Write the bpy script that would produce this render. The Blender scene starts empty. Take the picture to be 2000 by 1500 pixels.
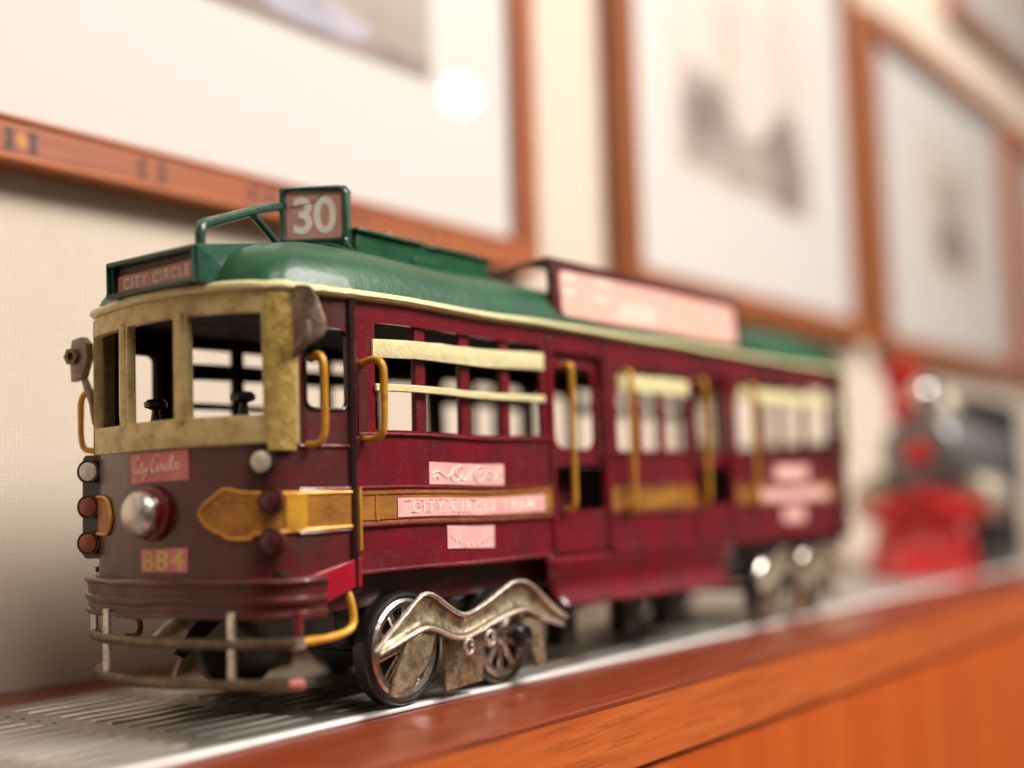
import bpy, bmesh, math, random
from mathutils import Vector, Matrix, noise
random.seed(7)
S = 0.01                       # everything below is measured in centimetres
scene = bpy.context.scene
col = scene.collection

# ------------------------------------------------------------------ camera
CAM = Vector((-29.698, -27.767, 6.727))
AX = Vector((0.58940, 0.05352, 0.80607))      # world X seen from the camera (right, down, forward)
AY = Vector((-0.80729, 0.07592, 0.58525))
AZ = Vector((-0.02987, -0.99568, 0.08795))
cd = bpy.data.cameras.new('camera'); cam = bpy.data.objects.new('camera', cd); col.objects.link(cam)
right = Vector((AX[0], AY[0], AZ[0])); up = -Vector((AX[1], AY[1], AZ[1])); back = -Vector((AX[2], AY[2], AZ[2]))
m = Matrix((right, up, back)).transposed().to_4x4(); m.translation = CAM * S
cam.matrix_world = m
cd.sensor_width = 36; cd.lens = 45; cd.clip_start = 0.01; cd.clip_end = 50
cd.dof.use_dof = True; cd.dof.focus_distance = 0.42; cd.dof.aperture_fstop = 2.6; cd.dof.aperture_blades = 0
scene.camera = cam

# ------------------------------------------------------------------ light
w = bpy.data.worlds.new('World'); scene.world = w; w.use_nodes = True
nt = w.node_tree; bg = nt.nodes['Background']
tc = nt.nodes.new('ShaderNodeTexCoord'); sx = nt.nodes.new('ShaderNodeSeparateXYZ'); rp = nt.nodes.new('ShaderNodeValToRGB')
mr = nt.nodes.new('ShaderNodeMapRange'); mr.inputs[1].default_value = -1; mr.inputs[2].default_value = 1
nt.links.new(tc.outputs['Generated'], sx.inputs[0]); nt.links.new(sx.outputs[2], mr.inputs[0]); nt.links.new(mr.outputs[0], rp.inputs[0])
rp.color_ramp.elements[0].position = 0.35; rp.color_ramp.elements[0].color = (0.20, 0.11, 0.06, 1)
rp.color_ramp.elements[1].position = 0.75; rp.color_ramp.elements[1].color = (1.0, 0.92, 0.82, 1)
nt.links.new(rp.outputs[0], bg.inputs[0]); bg.inputs[1].default_value = 0.22

def area(name, loc, target, size, size_y, energy, color):
    l = bpy.data.lights.new(name, 'AREA'); l.shape = 'RECTANGLE'; l.size = size * S; l.size_y = size_y * S
    l.energy = energy; l.color = color
    o = bpy.data.objects.new(name, l); col.objects.link(o); o.location = Vector(loc) * S
    o.rotation_euler = (Vector(target) - Vector(loc)).to_track_quat('-Z', 'Y').to_euler()
    return o
area('window_light', (80, -115, 138), (20, 5, 10), 80, 60, 56.0, (1.0, 0.945, 0.885))
area('front_fill_light', (-30, -85, 135), (5, 5, 10), 50, 50, 12.0, (1.0, 0.93, 0.86))  # added soft fill from the camera side, brightens the route sign and cab front
# the small lamp mirrored as a round spot in the glass of the large frame
def pix_dir(px, py):
    v = Vector((px - 1000, py - 750, 2500)); return Vector((v.dot(AX), v.dot(AY), v.dot(AZ)))
GLASS_Y = 16.45
d = pix_dir(900, 185).normalized(); t = (GLASS_Y - CAM.y) / d.y; hit = CAM + d * t
d.y = -d.y
bl = bpy.data.lights.new('lamp_bulb', 'POINT'); bl.energy = .95; bl.color = (1, .9, .75); bl.shadow_soft_size = 0.02
bo = bpy.data.objects.new('lamp_bulb', bl); col.objects.link(bo); bo.location = (hit + d * 220) * S

vs = scene.view_settings; vs.view_transform = 'Standard'; vs.look = 'None'; vs.exposure = 0.0; vs.gamma = 1; vs.use_curve_mapping = False

# ------------------------------------------------------------------ materials
def nodes(name):
    m = bpy.data.materials.new(name); m.use_nodes = True
    n = m.node_tree.nodes; l = m.node_tree.links
    return m, n, l, n['Principled BSDF']
def mapping(n, l, scale=(100, 100, 100), rot=(0, 0, 0)):
    t = n.new('ShaderNodeTexCoord'); mp = n.new('ShaderNodeMapping'); mp.inputs['Scale'].default_value = scale; mp.inputs['Rotation'].default_value = rot
    l.new(t.outputs['Object'], mp.inputs[0]); return mp.outputs[0]
def nz(n, l, vec, scale, detail=4, rough=.6, dist=0):
    x = n.new('ShaderNodeTexNoise'); x.inputs['Scale'].default_value = scale; x.inputs['Detail'].default_value = detail
    x.inputs['Roughness'].default_value = rough; x.inputs['Distortion'].default_value = dist; l.new(vec, x.inputs['Vector']); return x.outputs['Fac']
def ramp(n, l, fac, stops):
    r = n.new('ShaderNodeValToRGB'); e = r.color_ramp.elements
    while len(e) < len(stops): e.new(0.5)
    for k, (p, c) in enumerate(stops):
        e[k].position = p; e[k].color = (*c, 1) if len(c) == 3 else c
    l.new(fac, r.inputs[0]); return r.outputs[0]
def mix(n, l, fac, a, b):
    x = n.new('ShaderNodeMix'); x.data_type = 'RGBA'
    for s, v in ((x.inputs[0], fac), (x.inputs[6], a), (x.inputs[7], b)):
        if isinstance(v, (int, float)): s.default_value = v
        elif isinstance(v, tuple): s.default_value = (*v, 1)
        else: l.new(v, s)
    return x.outputs[2]
def bump(n, l, b, h, dist, strength=1):
    x = n.new('ShaderNodeBump'); x.inputs['Distance'].default_value = dist; x.inputs['Strength'].default_value = strength
    l.new(h, x.inputs['Height']); l.new(x.outputs[0], b.inputs['Normal'])
def bw(v): return (v, v, v)

def paint(name, c1, c2, wear, wear_amt=.62, rough=.32, metal=0, sc=.6, chips=None, dust=None, coat=.45, bumpd=.00018, streak=(1, 1, 1)):
    """hand-painted tin: two tones of one paint, rubbed patches, fine specks, optional settled dust on upward faces"""
    m, n, l, b = nodes(name)
    v = mapping(n, l, tuple(100 * s for s in streak))
    base = mix(n, l, ramp(n, l, nz(n, l, v, sc, 3), [(.35, bw(0)), (.65, bw(1))]), c1, c2)
    wn = nz(n, l, v, sc * 1.9, 9, .72, .25)
    base = mix(n, l, ramp(n, l, wn, [(wear_amt - .08, bw(0)), (wear_amt + .13, bw(.75))]), base, wear)
    fs = nz(n, l, v, sc * 9 + 3, 5, .7)
    base = mix(n, l, ramp(n, l, fs, [(.54, bw(0)), (.82, bw(.30))]), base, wear)
    if chips:
        ch = nz(n, l, v, 3.2, 6, .75)
        base = mix(n, l, ramp(n, l, ch, [(.66, bw(0)), (.71, bw(.9))]), base, chips)
    g = n.new('ShaderNodeNewGeometry')
    rg = n.new('ShaderNodeMapRange'); rg.inputs[3].default_value = rough * .7; rg.inputs[4].default_value = rough * 1.6
    l.new(wn, rg.inputs[0])
    rough_out = rg.outputs[0]
    if dust:
        s = n.new('ShaderNodeSeparateXYZ'); l.new(g.outputs['Normal'], s.inputs[0])
        dn = nz(n, l, v, 1.3, 8, .75); mu = n.new('ShaderNodeMath'); mu.operation = 'MULTIPLY_ADD'; l.new(dn, mu.inputs[0]); mu.inputs[1].default_value = .8; l.new(s.outputs[2], mu.inputs[2])
        df = ramp(n, l, mu.outputs[0], [(1.05, bw(0)), (1.6, bw(.75))])
        base = mix(n, l, df, base, dust)
        # loose specks
        sp = ramp(n, l, nz(n, l, v, 14, 2, .5), [(.69, bw(0)), (.73, bw(.5))]); base = mix(n, l, sp, base, dust)
        mm = n.new('ShaderNodeMix'); l.new(df, mm.inputs[0]); l.new(rg.outputs[0], mm.inputs[2]); mm.inputs[3].default_value = .85; rough_out = mm.outputs[0]
    l.new(base, b.inputs['Base Color']); l.new(rough_out, b.inputs['Roughness']); b.inputs['Metallic'].default_value = metal
    b.inputs['Coat Weight'].default_value = coat; b.inputs['Coat Roughness'].default_value = .1; b.inputs['Specular IOR Level'].default_value = .35
    hb = n.new('ShaderNodeMath'); hb.operation = 'ADD'; l.new(nz(n, l, v, 1.6, 5, .6), hb.inputs[0])
    h2 = n.new('ShaderNodeMath'); h2.operation = 'MULTIPLY'; l.new(nz(n, l, v, 11, 3, .6), h2.inputs[0]); h2.inputs[1].default_value = .18; l.new(h2.outputs[0], hb.inputs[1])
    bump(n, l, b, hb.outputs[0], bumpd * 2)
    return m

M = {}
M['maroon'] = paint('maroon_paint', (.185, .006, .014), (.115, .009, .015), (.10, .036, .040), .62, .22, dust=(.35, .22, .18))
M['maroon_dark'] = paint('worn_dark_maroon_paint', (.075, .013, .013), (.12, .010, .013), (.050, .025, .019), .53, .34)
M['crimson'] = paint('bright_crimson_paint', (.40, .006, .022), (.32, .006, .02), (.14, .02, .03), .64, .26)  # brightened red: the step panel's lit look is put into the colour
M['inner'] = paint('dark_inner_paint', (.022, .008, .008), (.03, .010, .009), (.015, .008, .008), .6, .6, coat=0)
M['gold'] = paint('rubbed_gold_paint', (.70, .36, .035), (.60, .27, .025), (.25, .08, .015), .62, .30, .2, 1.0, coat=.1)
M['gold_dull'] = paint('tarnished_gold_paint', (.48, .21, .035), (.38, .15, .025), (.15, .05, .018), .54, .36, .2, 1.0, coat=.1, streak=(.4, 1, 1))
M['cream'] = paint('cream_paint', (.78, .69, .38), (.74, .64, .33), (.45, .28, .10), .68, .38, 0, 1.1, chips=(.12, .04, .03), coat=.1, bumpd=.0004)
M['screen'] = paint('tarnished_cream_gold_paint', (.56, .42, .17), (.66, .51, .23), (.28, .16, .055), .56, .42, .1, .8, coat=.1, bumpd=.0003)
M['corner'] = paint('flaking_gold_paint', (.52, .35, .09), (.46, .29, .065), (.11, .06, .022), .53, .36, .15, 1.9, coat=.1, bumpd=.0005)
M['green'] = paint('green_paint', (.001, .056, .020), (.002, .082, .028), (.02, .05, .035), .62, .38, 0, .5, dust=(.27, .22, .18), coat=.12)
M['green_dark'] = paint('dark_green_paint', (.010, .052, .033), (.012, .07, .042), (.05, .055, .045), .62, .28, 0, 1.0, chips=(.07, .05, .04), coat=.3)
M['green_dust'] = paint('dusty_dark_green_paint', (.010, .052, .033), (.012, .07, .042), (.05, .055, .045), .60, .3, 0, 1.0, dust=(.26, .20, .15), coat=.2)
M['black'] = paint('black_paint', (.012, .011, .011), (.016, .014, .013), (.03, .02, .018), .62, .28)
M['seam'] = paint('dark_seam_paint', (.02, .008, .008), (.03, .01, .01), (.12, .05, .03), .64, .25)
M['brass'] = paint('aged_tin', (.60, .48, .31), (.45, .34, .21), (.04, .027, .018), .50, .36, .7, 1.2, coat=0, bumpd=.0003)
M['rim'] = paint('bright_tin_edge', (.78, .72, .62), (.66, .59, .48), (.10, .06, .04), .60, .28, .85, 1.8, coat=0)
M['chrome'] = paint('worn_chrome', (.80, .75, .68), (.70, .64, .56), (.03, .02, .016), .56, .22, .95, 2.2, coat=0)
M['tube'] = paint('tarnished_tube', (.22, .15, .085), (.13, .085, .05), (.04, .025, .018), .55, .35, .6, 2.0, coat=0, chips=(.55, .42, .25))
M['stone'] = paint('grey_brown_solder', (.34, .245, .18), (.24, .165, .12), (.10, .05, .04), .54, .36, .45, 1.0, coat=.15, bumpd=.0004)
M['lens'] = paint('frosted_lamp_glass', (.78, .70, .56), (.68, .60, .46), (.2, .15, .1), .6, .3, .2, 4, coat=.3, bumpd=.0006)
M['redlens'] = paint('red_lamp_paint', (.28, .035, .02), (.22, .04, .025), (.14, .05, .03), .58, .3, 0, 2)
M['orangelens'] = paint('orange_lamp_paint', (.30, .06, .02), (.24, .05, .025), (.14, .05, .03), .58, .3, 0, 2)
M['headlamp'] = paint('silver_lamp', (.74, .70, .66), (.62, .57, .52), (.25, .17, .12), .60, .22, .9, 1.0, coat=.2, bumpd=.0004)
M['red'] = paint('bright_red_paint', (.66, .020, .018), (.56, .017, .016), (.3, .02, .02), .68, .3)
M['grey'] = paint('grey_metal_paint', (.22, .20, .20), (.16, .15, .155), (.2, .18, .16), .62, .3, .4)
M['tan'] = paint('tan_metal', (.62, .54, .42), (.54, .46, .35), (.1, .08, .06), .6, .35, .4)
M['navy'] = paint('blue_black_paint', (.02, .022, .035), (.03, .032, .045), (.05, .05, .05), .62, .2)

def paper(name, c1, c2, amt=.5, fade=None):
    m, n, l, b = nodes(name); v = mapping(n, l)
    base = mix(n, l, ramp(n, l, nz(n, l, v, 1.4, 5, .6), [(.38, bw(0)), (.66, bw(1))]), c1, c2)
    sp = ramp(n, l, nz(n, l, v, 9, 5, .7), [(.66, bw(0)), (.72, bw(amt))]); base = mix(n, l, sp, base, (.25, .07, .06))
    l.new(base, b.inputs['Base Color']); b.inputs['Roughness'].default_value = .6; b.inputs['Specular IOR Level'].default_value = .25
    bump(n, l, b, nz(n, l, v, 5, 4, .6), .0001); return m
M['paper'] = paper('pink_paper_label', (.86, .47, .42), (.82, .36, .36), .15)
M['paper_front'] = paper('red_pink_paper_label', (.66, .24, .20), (.60, .17, .16), .15)
M['paper_route'] = paper('pink_brown_paper_label', (.62, .32, .26), (.55, .25, .20), .7)
M['paper_board'] = paper('pale_pink_board_paper', (.80, .42, .34), (.84, .48, .38), .0)
def plain(name, c, rough=.5, metal=0, vary=.85, **k):
    m, n, l, b = nodes(name); v = mapping(n, l)
    base = mix(n, l, ramp(n, l, nz(n, l, v, 3, 5), [(.3, bw(0)), (.7, bw(1))]), c, tuple(x * vary for x in c))
    l.new(base, b.inputs['Base Color']); b.inputs['Roughness'].default_value = rough; b.inputs['Metallic'].default_value = metal
    for kk, vv in k.items(): b.inputs[kk].default_value = vv
    return m
M['ink_cream'] = plain('cream_print', (.93, .84, .68), .5)
M['ink_pale'] = plain('pale_print', (.92, .72, .60), .5)
M['ink_yellow'] = plain('yellow_print', (.68, .48, .15), .5)
M['ink_purple'] = plain('faded_purple_print', (.55, .16, .24), .6)
M['crack'] = plain('dark_crack', (.08, .03, .025), .7)
M['dark_panel'] = plain('dark_sign_backing', (.07, .03, .025), .5)

def wood(name, c1, c2, c3, axis, rough=.3, coat=.5, fine=1.0, bands=None):
    m, n, l, b = nodes(name)
    sc = [1.0, 1.0, 1.0]; sc[axis] = .045
    v = mapping(n, l, tuple(100 * s for s in sc))
    a = nz(n, l, v, 1.1 * fine, 6, .62, 1.0); base = ramp(n, l, a, [(.30, c1), (.52, c2), (.72, c3)])
    g = nz(n, l, v, 9 * fine, 4, .7); base = mix(n, l, ramp(n, l, g, [(.50, bw(0)), (.68, bw(.6))]), base, tuple(x * .42 for x in c1))
    if bands is not None:
        s2 = [0, 0, 0]; s2[bands] = 100
        v2 = mapping(n, l, tuple(s2)); bn = nz(n, l, v2, .16, 3, .75)
        base = mix(n, l, ramp(n, l, bn, [(.44, bw(0)), (.50, bw(.75))]), base, tuple(x * y for x, y in zip(c1, (.95, .85, .8))))
    l.new(base, b.inputs['Base Color']); b.inputs['Roughness'].default_value = rough
    b.inputs['Coat Weight'].default_value = coat; b.inputs['Coat Roughness'].default_value = .1
    bump(n, l, b, a, .0003); return m
M['shelf_wood'] = wood('red_brown_polished_wood', (.17, .026, .008), (.22, .037, .010), (.27, .052, .015), 0, .36, .1)
M['edge_wood'] = wood('orange_stained_wood', (.46, .085, .018), (.56, .118, .024), (.64, .15, .034), 0, .4, .1, .8)
M['panel_wood'] = wood('orange_panel_wood', (.56, .100, .014), (.64, .125, .018), (.72, .155, .024), 2, .4, .1, .35, bands=0)
M['frame_wood'] = wood('frame_rosewood', (.30, .075, .026), (.36, .095, .034), (.42, .12, .045), 0, .45, .05)
M['frame_edge'] = wood('frame_orange_edge', (.44, .12, .02), (.52, .15, .028), (.58, .19, .04), 0, .42, .05)
M['frame_wood_v'] = wood('frame_walnut', (.27, .075, .018), (.34, .10, .026), (.40, .13, .036), 2, .42, .05)

def wall_mat():
    m, n, l, b = nodes('woven_wallpaper')
    v = mapping(n, l)
    w1 = n.new('ShaderNodeTexWave'); w1.wave_type = 'BANDS'; w1.bands_direction = 'X'; w1.inputs['Scale'].default_value = 1.6; w1.inputs['Distortion'].default_value = 3.5; l.new(v, w1.inputs[0])
    w2 = n.new('ShaderNodeTexWave'); w2.wave_type = 'BANDS'; w2.bands_direction = 'Z'; w2.inputs['Scale'].default_value = 1.9; w2.inputs['Distortion'].default_value = 3.5; l.new(v, w2.inputs[0])
    mu = n.new('ShaderNodeMath'); mu.operation = 'MULTIPLY'; l.new(w1.outputs['Fac'], mu.inputs[0]); l.new(w2.outputs['Fac'], mu.inputs[1])
    base = mix(n, l, mu.outputs[0], (.735, .615, .485), (.775, .66, .535))
    base = mix(n, l, ramp(n, l, nz(n, l, v, .4, 4), [(.4, bw(0)), (.6, bw(.25))]), base, (.70, .57, .44))
    l.new(base, b.inputs['Base Color']); b.inputs['Roughness'].default_value = .8
    bump(n, l, b, mu.outputs[0], .0005); return m
M['wall'] = wall_mat()
def alu():
    m, n, l, b = nodes('brushed_aluminium')
    v = mapping(n, l, (4, 160, 100)); a = nz(n, l, v, 4, 5, .7)
    v2 = mapping(n, l)
    base = mix(n, l, a, (.37, .335, .295), (.46, .42, .375)); base = mix(n, l, ramp(n, l, nz(n, l, v2, .5, 6, .7), [(.45, bw(0)), (.75, bw(.4))]), base, (.25, .21, .17))
    l.new(base, b.inputs['Base Color']); b.inputs['Metallic'].default_value = .75; b.inputs['Roughness'].default_value = .42
    bump(n, l, b, a, .00004); return m
M['alu'] = alu()
M['alu_edge'] = plain('bright_aluminium_edge', (.90, .87, .84), .4, .1)
M['lip'] = plain('bright_slot_lip', (.62, .57, .50), .35, .5)
M['slot'] = plain('dark_slot', (.02, .016, .013), .8)
M['mat_board'] = plain('off_white_mount', (.69, .65, .61), .7, 0, .985)
def glass():
    m, n, l, b = nodes('picture_glass'); n.remove(b)
    tr = n.new('ShaderNodeBsdfTransparent'); gl = n.new('ShaderNodeBsdfGlossy'); gl.inputs['Roughness'].default_value = .01
    lw = n.new('ShaderNodeLayerWeight'); pw = n.new('ShaderNodeMath'); pw.operation = 'POWER'; l.new(lw.outputs['Facing'], pw.inputs[0]); pw.inputs[1].default_value = 5
    fr = n.new('ShaderNodeMath'); fr.operation = 'MULTIPLY_ADD'; l.new(pw.outputs[0], fr.inputs[0]); fr.inputs[1].default_value = .95; fr.inputs[2].default_value = .03; mx = n.new('ShaderNodeMixShader')
    v = mapping(n, l); l.new(fr.outputs[0], mx.inputs[0]); l.new(tr.outputs[0], mx.inputs[1]); l.new(gl.outputs[0], mx.inputs[2])
    l.new(mx.outputs[0], n['Material Output'].inputs[0]); return m
M['glass'] = glass()
def art(name, c1, c2, c3, sc, seed):
    m, n, l, b = nodes(name); v = mapping(n, l); mp = n.new('ShaderNodeMapping'); mp.inputs['Location'].default_value = (seed, 0, seed * 2); l.new(v, mp.inputs[0])
    a = nz(n, l, mp.outputs[0], sc, 4, .55)
    base = ramp(n, l, a, [(.36, c1), (.5, c2), (.62, c3)]); l.new(base, b.inputs['Base Color']); b.inputs['Roughness'].default_value = .6; return m
M['art_a'] = art('sepia_print', (.36, .28, .235), (.43, .35, .29), (.50, .42, .35), .12, 3)
M['art_b'] = art('pale_sepia_print', (.62, .52, .45), (.70, .60, .52), (.76, .68, .60), .10, 11)
M['art_dark'] = art('grey_brown_print', (.20, .14, .13), (.28, .20, .18), (.40, .31, .28), .16, 5)
M['art_mid'] = art('faded_brown_print', (.36, .27, .24), (.44, .34, .30), (.54, .44, .39), .16, 7)
M['art_blue'] = art('blue_grey_print', (.25, .22, .28), (.40, .38, .45), (.5, .45, .5), .2, 8)
M['inlay'] = plain('dark_inlay', (.06, .03, .028), .4)
M['inlay_gold'] = plain('light_inlay', (.62, .26, .05), .4)

# ------------------------------------------------------------------ builders
ORG = {}
def thing(name, label, cat, origin, group=None, kind=None):
    o = bpy.data.objects.new(name, None); col.objects.link(o); o.empty_display_size = .02
    o.location = Vector(origin) * S; ORG[o.name] = Vector(origin)
    o['label'] = label; o['category'] = cat
    if group: o['group'] = group
    if kind: o['kind'] = kind
    return o
def warp(p, amp):
    q = p * .22
    return Vector((noise.noise(q + Vector((9, 0, 0))), noise.noise(q + Vector((0, 31, 0))), noise.noise(q + Vector((0, 0, 57))))) * amp
def finish(name, bm, mat, parent=None, origin=None, smooth=True, bevel=0, amp=0, grid=0, label=None, angle=35):
    if origin is None: origin = ORG[parent.name] if parent else Vector((0, 0, 0))
    origin = Vector(origin)
    if grid:
        xs = [v.co.x for v in bm.verts]; x = math.ceil(min(xs) / grid) * grid
        while x < max(xs):
            bmesh.ops.bisect_plane(bm, geom=bm.verts[:] + bm.edges[:] + bm.faces[:], plane_co=(x + .0137, 0, 0), plane_no=(1, 0, 0)); x += grid
    for v in bm.verts:
        p = v.co.copy()
        if amp: p = p + warp(p, amp)
        v.co = (p - origin) * S
    bmesh.ops.recalc_face_normals(bm, faces=bm.faces)
    me = bpy.data.meshes.new(name); bm.to_mesh(me); bm.free()
    me.materials.append(mat)
    o = bpy.data.objects.new(name, me); col.objects.link(o); ORG[o.name] = origin
    if parent:
        o.parent = parent; o.location = (origin - ORG[parent.name]) * S
    else: o.location = origin * S
    if smooth:
        for p in me.polygons: p.use_smooth = True
        me.set_sharp_from_angle(angle=math.radians(angle))
    if bevel:
        b = o.modifiers.new('bevel', 'BEVEL'); b.width = bevel * S; b.segments = 2; b.limit_method = 'ANGLE'; b.angle_limit = math.radians(40)
    if label: o['label'] = label
    return o
def box(bm, x0, x1, y0, y1, z0, z1, mat=None):
    vs = [bm.verts.new((x, y, z)) for x in (x0, x1) for y in (y0, y1) for z in (z0, z1)]
    for f in ((0, 1, 3, 2), (4, 6, 7, 5), (0, 4, 5, 1), (2, 3, 7, 6), (0, 2, 6, 4), (1, 5, 7, 3)): bm.faces.new([vs[i] for i in f])
    if mat is not None:
        for v in vs: v.co = mat @ v.co
    return vs
def smooth_path(pts, n=8, closed=False):
    P = [Vector(p) for p in pts]; out = []; N = len(P)
    for i in range(N if closed else N - 1):
        a = P[(i - 1) % N] if closed or i > 0 else P[0] * 2 - P[1]; b = P[i]; c = P[(i + 1) % N]
        dd = P[(i + 2) % N] if closed or i + 2 < N else P[-1] * 2 - P[-2]
        for k in range(n):
            t = k / n
            out.append(.5 * ((2 * b) + (c - a) * t + (2 * a - 5 * b + 4 * c - dd) * t * t + (3 * b - a - 3 * c + dd) * t ** 3))
    if not closed: out.append(P[-1])
    return out
def tube(bm, pts, r, seg=10, closed=False, curve=0, lump=0, flat=None):
    if curve: pts = smooth_path(pts, curve, closed)
    pts = [Vector(p) for p in pts]; N = len(pts); rings = []
    prev = None
    for i, p in enumerate(pts):
        if closed: tdir = (pts[(i + 1) % N] - pts[i - 1]).normalized()
        else: tdir = (pts[min(i + 1, N - 1)] - pts[max(i - 1, 0)]).normalized()
        if prev is None:
            a = Vector((0, 0, 1)) if abs(tdir.z) < .8 else Vector((1, 0, 0)); u = tdir.cross(a).normalized()
        else: u = (prev - tdir * prev.dot(tdir)).normalized()
        prev = u; v = tdir.cross(u)
        rr = r(i / (N - 1)) if callable(r) else r
        if lump: rr *= 1 + lump * noise.noise(p * 1.9)
        fl = flat or 1
        rings.append([bm.verts.new(p + (u * math.cos(2 * math.pi * k / seg) + v * fl * math.sin(2 * math.pi * k / seg)) * rr) for k in range(seg)])
    for i in range(N if closed else N - 1):
        a, b = rings[i], rings[(i + 1) % N]
        for k in range(seg): bm.faces.new((a[k], a[(k + 1) % seg], b[(k + 1) % seg], b[k]))
    if not closed: bm.faces.new(rings[0][::-1]); bm.faces.new(rings[-1])
def lathe(bm, prof, center, axis, seg=36):
    """prof: (distance along axis, radius)"""
    ax = Vector(axis).normalized(); a = Vector((0, 0, 1)) if abs(ax.z) < .8 else Vector((1, 0, 0)); u = ax.cross(a).normalized(); v = ax.cross(u); c = Vector(center)
    rings = []
    for h, r in prof:
        if r < 1e-5: rings.append([bm.verts.new(c + ax * h)])
        else: rings.append([bm.verts.new(c + ax * h + (u * math.cos(2 * math.pi * k / seg) + v * math.sin(2 * math.pi * k / seg)) * r) for k in range(seg)])
    for A, B in zip(rings[:-1], rings[1:]):
        for k in range(seg):
            f = [A[k % len(A)], A[(k + 1) % len(A)], B[(k + 1) % len(B)], B[k % len(B)]]
            g = []
            for q in f:
                if q not in g: g.append(q)
            if len(g) > 2: bm.faces.new(g)
    if len(rings[0]) > 1: bm.faces.new(rings[0][::-1])
    if len(rings[-1]) > 1: bm.faces.new(rings[-1])
def rrect(x0, x1, z0, z1, r=0, n=5):
    if r <= 0: return [(x0, z0), (x1, z0), (x1, z1), (x0, z1)]
    out = []
    for cx, cz, a0 in ((x1 - r, z0 + r, -90), (x1 - r, z1 - r, 0), (x0 + r, z1 - r, 90), (x0 + r, z0 + r, 180)):
        for k in range(n + 1):
            a = math.radians(a0 + 90 * k / n); out.append((cx + r * math.cos(a), cz + r * math.sin(a)))
    return out
def sheet(bm, outline, holes=(), th=.1, fn=None, cut=None, edge=0):
    """flat sheet in (u, v) with holes, th thick (w = 0..th), bent by fn(u, v, w)"""
    cu = bpy.data.curves.new('tmp', 'CURVE'); cu.dimensions = '2D'; cu.fill_mode = 'BOTH'; cu.extrude = th / 2; cu.bevel_depth = edge; cu.bevel_resolution = 1
    for loop in [outline] + list(holes):
        s = cu.splines.new('POLY'); s.points.add(len(loop) - 1); s.use_cyclic_u = True
        for p, q in zip(s.points, loop): p.co = (q[0], q[1], 0, 1)
    ob = bpy.data.objects.new('tmp', cu); me = bpy.data.meshes.new_from_object(ob)
    b2 = bmesh.new(); b2.from_mesh(me); bmesh.ops.remove_doubles(b2, verts=b2.verts, dist=1e-5)
    if cut:
        us = [v.co.x for v in b2.verts]; u = math.ceil(min(us) / cut) * cut
        while u < max(us):
            bmesh.ops.bisect_plane(b2, geom=b2.verts[:] + b2.edges[:] + b2.faces[:], plane_co=(u + .00731, 0, 0), plane_no=(1, 0, 0)); u += cut
    mp = {}
    for v in b2.verts:
        co = (v.co.x, v.co.y, v.co.z + th / 2)
        mp[v] = bm.verts.new(fn(*co) if fn else (co[0], co[2], co[1]))
    for f in b2.faces:
        try: bm.faces.new([mp[v] for v in f.verts])
        except ValueError: pass
    b2.free(); bpy.data.objects.remove(ob); bpy.data.curves.remove(cu); bpy.data.meshes.remove(me)
def text(bm, s, u0, u1, v0, v1, fn, w=.02, bold=0, shear=0, space=1):
    """s fitted to the box u0..u1, v0..v1 of the surface fn(u, v, w)"""
    cu = bpy.data.curves.new('tmp', 'FONT'); cu.body = s; cu.size = 1; cu.extrude = .004; cu.offset = bold; cu.shear = shear; cu.space_character = space; cu.resolution_u = 5
    ob = bpy.data.objects.new('tmp', cu); me = bpy.data.meshes.new_from_object(ob)
    xs = [v.co.x for v in me.vertices]; ys = [v.co.y for v in me.vertices]; zs = [v.co.z for v in me.vertices]
    a, b, c, d2, zm = min(xs), max(xs), min(ys), max(ys), min(zs)
    mp = [bm.verts.new(fn(u0 + (v.co.x - a) / (b - a) * (u1 - u0), v0 + (v.co.y - c) / (d2 - c) * (v1 - v0), w + (v.co.z - zm))) for v in me.vertices]
    for f in me.polygons:
        try: bm.faces.new([mp[i] for i in f.vertices])
        except ValueError: pass
    bpy.data.objects.remove(ob); bpy.data.curves.remove(cu); bpy.data.meshes.remove(me)
def stroke(bm, pts, r, fn, w=.02, curve=5):
    q = smooth_path([(p[0], p[1], 0) for p in pts], curve) if curve else [Vector((p[0], p[1], 0)) for p in pts]
    tube(bm, [fn(p.x, p.y, w) for p in q], r, 6)

# ------------------------------------------------------------------ setting: wall
bm = bmesh.new(); box(bm, -160, 420, 17.5, 20, -80, 200)
wl = finish('wall', bm, M['wall'], smooth=False); wl['kind'] = 'structure'

# ------------------------------------------------------------------ cabinet with the long top
cab_o = thing('wooden_cabinet', 'long orange stained wooden cabinet under the wall, its polished top carrying the metal grille', 'cabinet', (60, 6, -60))
bm = bmesh.new()
prof = [(17.45, -.16), (-4.48, -.16), (-4.58, -.18), (-4.63, -.23), (-4.64, -.30), (-4.64, -.36), (17.45, -.36)]
for x in (-90, 260):
    for p in prof: bm.verts.new((x, p[0], p[1]))
bm.verts.ensure_lookup_table(); n_ = len(prof)
for k in range(n_): bm.faces.new([bm.verts[k], bm.verts[(k + 1) % n_], bm.verts[n_ + (k + 1) % n_], bm.verts[n_ + k]])
bm.faces.new(bm.verts[:n_]); bm.faces.new(bm.verts[n_:2 * n_])
finish('cabinet_top', bm, M['shelf_wood'], cab_o)
bm = bmesh.new(); box(bm, -90, 260, -4.62, -3.2, -2.62, -.363)
finish('edge_moulding', bm, M['edge_wood'], cab_o, bevel=.04)
bm = bmesh.new()
x = -90
while x < 260:
    wd = 15.6; box(bm, x + .04, x + wd - .04, -4.42, -3.3, -60, -2.625); x += wd
finish('front_panel', bm, M['panel_wood'], cab_o, bevel=.08)
bm = bmesh.new(); box(bm, -90, 260, -3.195, 17.4, -60, -.363)
finish('carcass', bm, M['shelf_wood'], cab_o)

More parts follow.
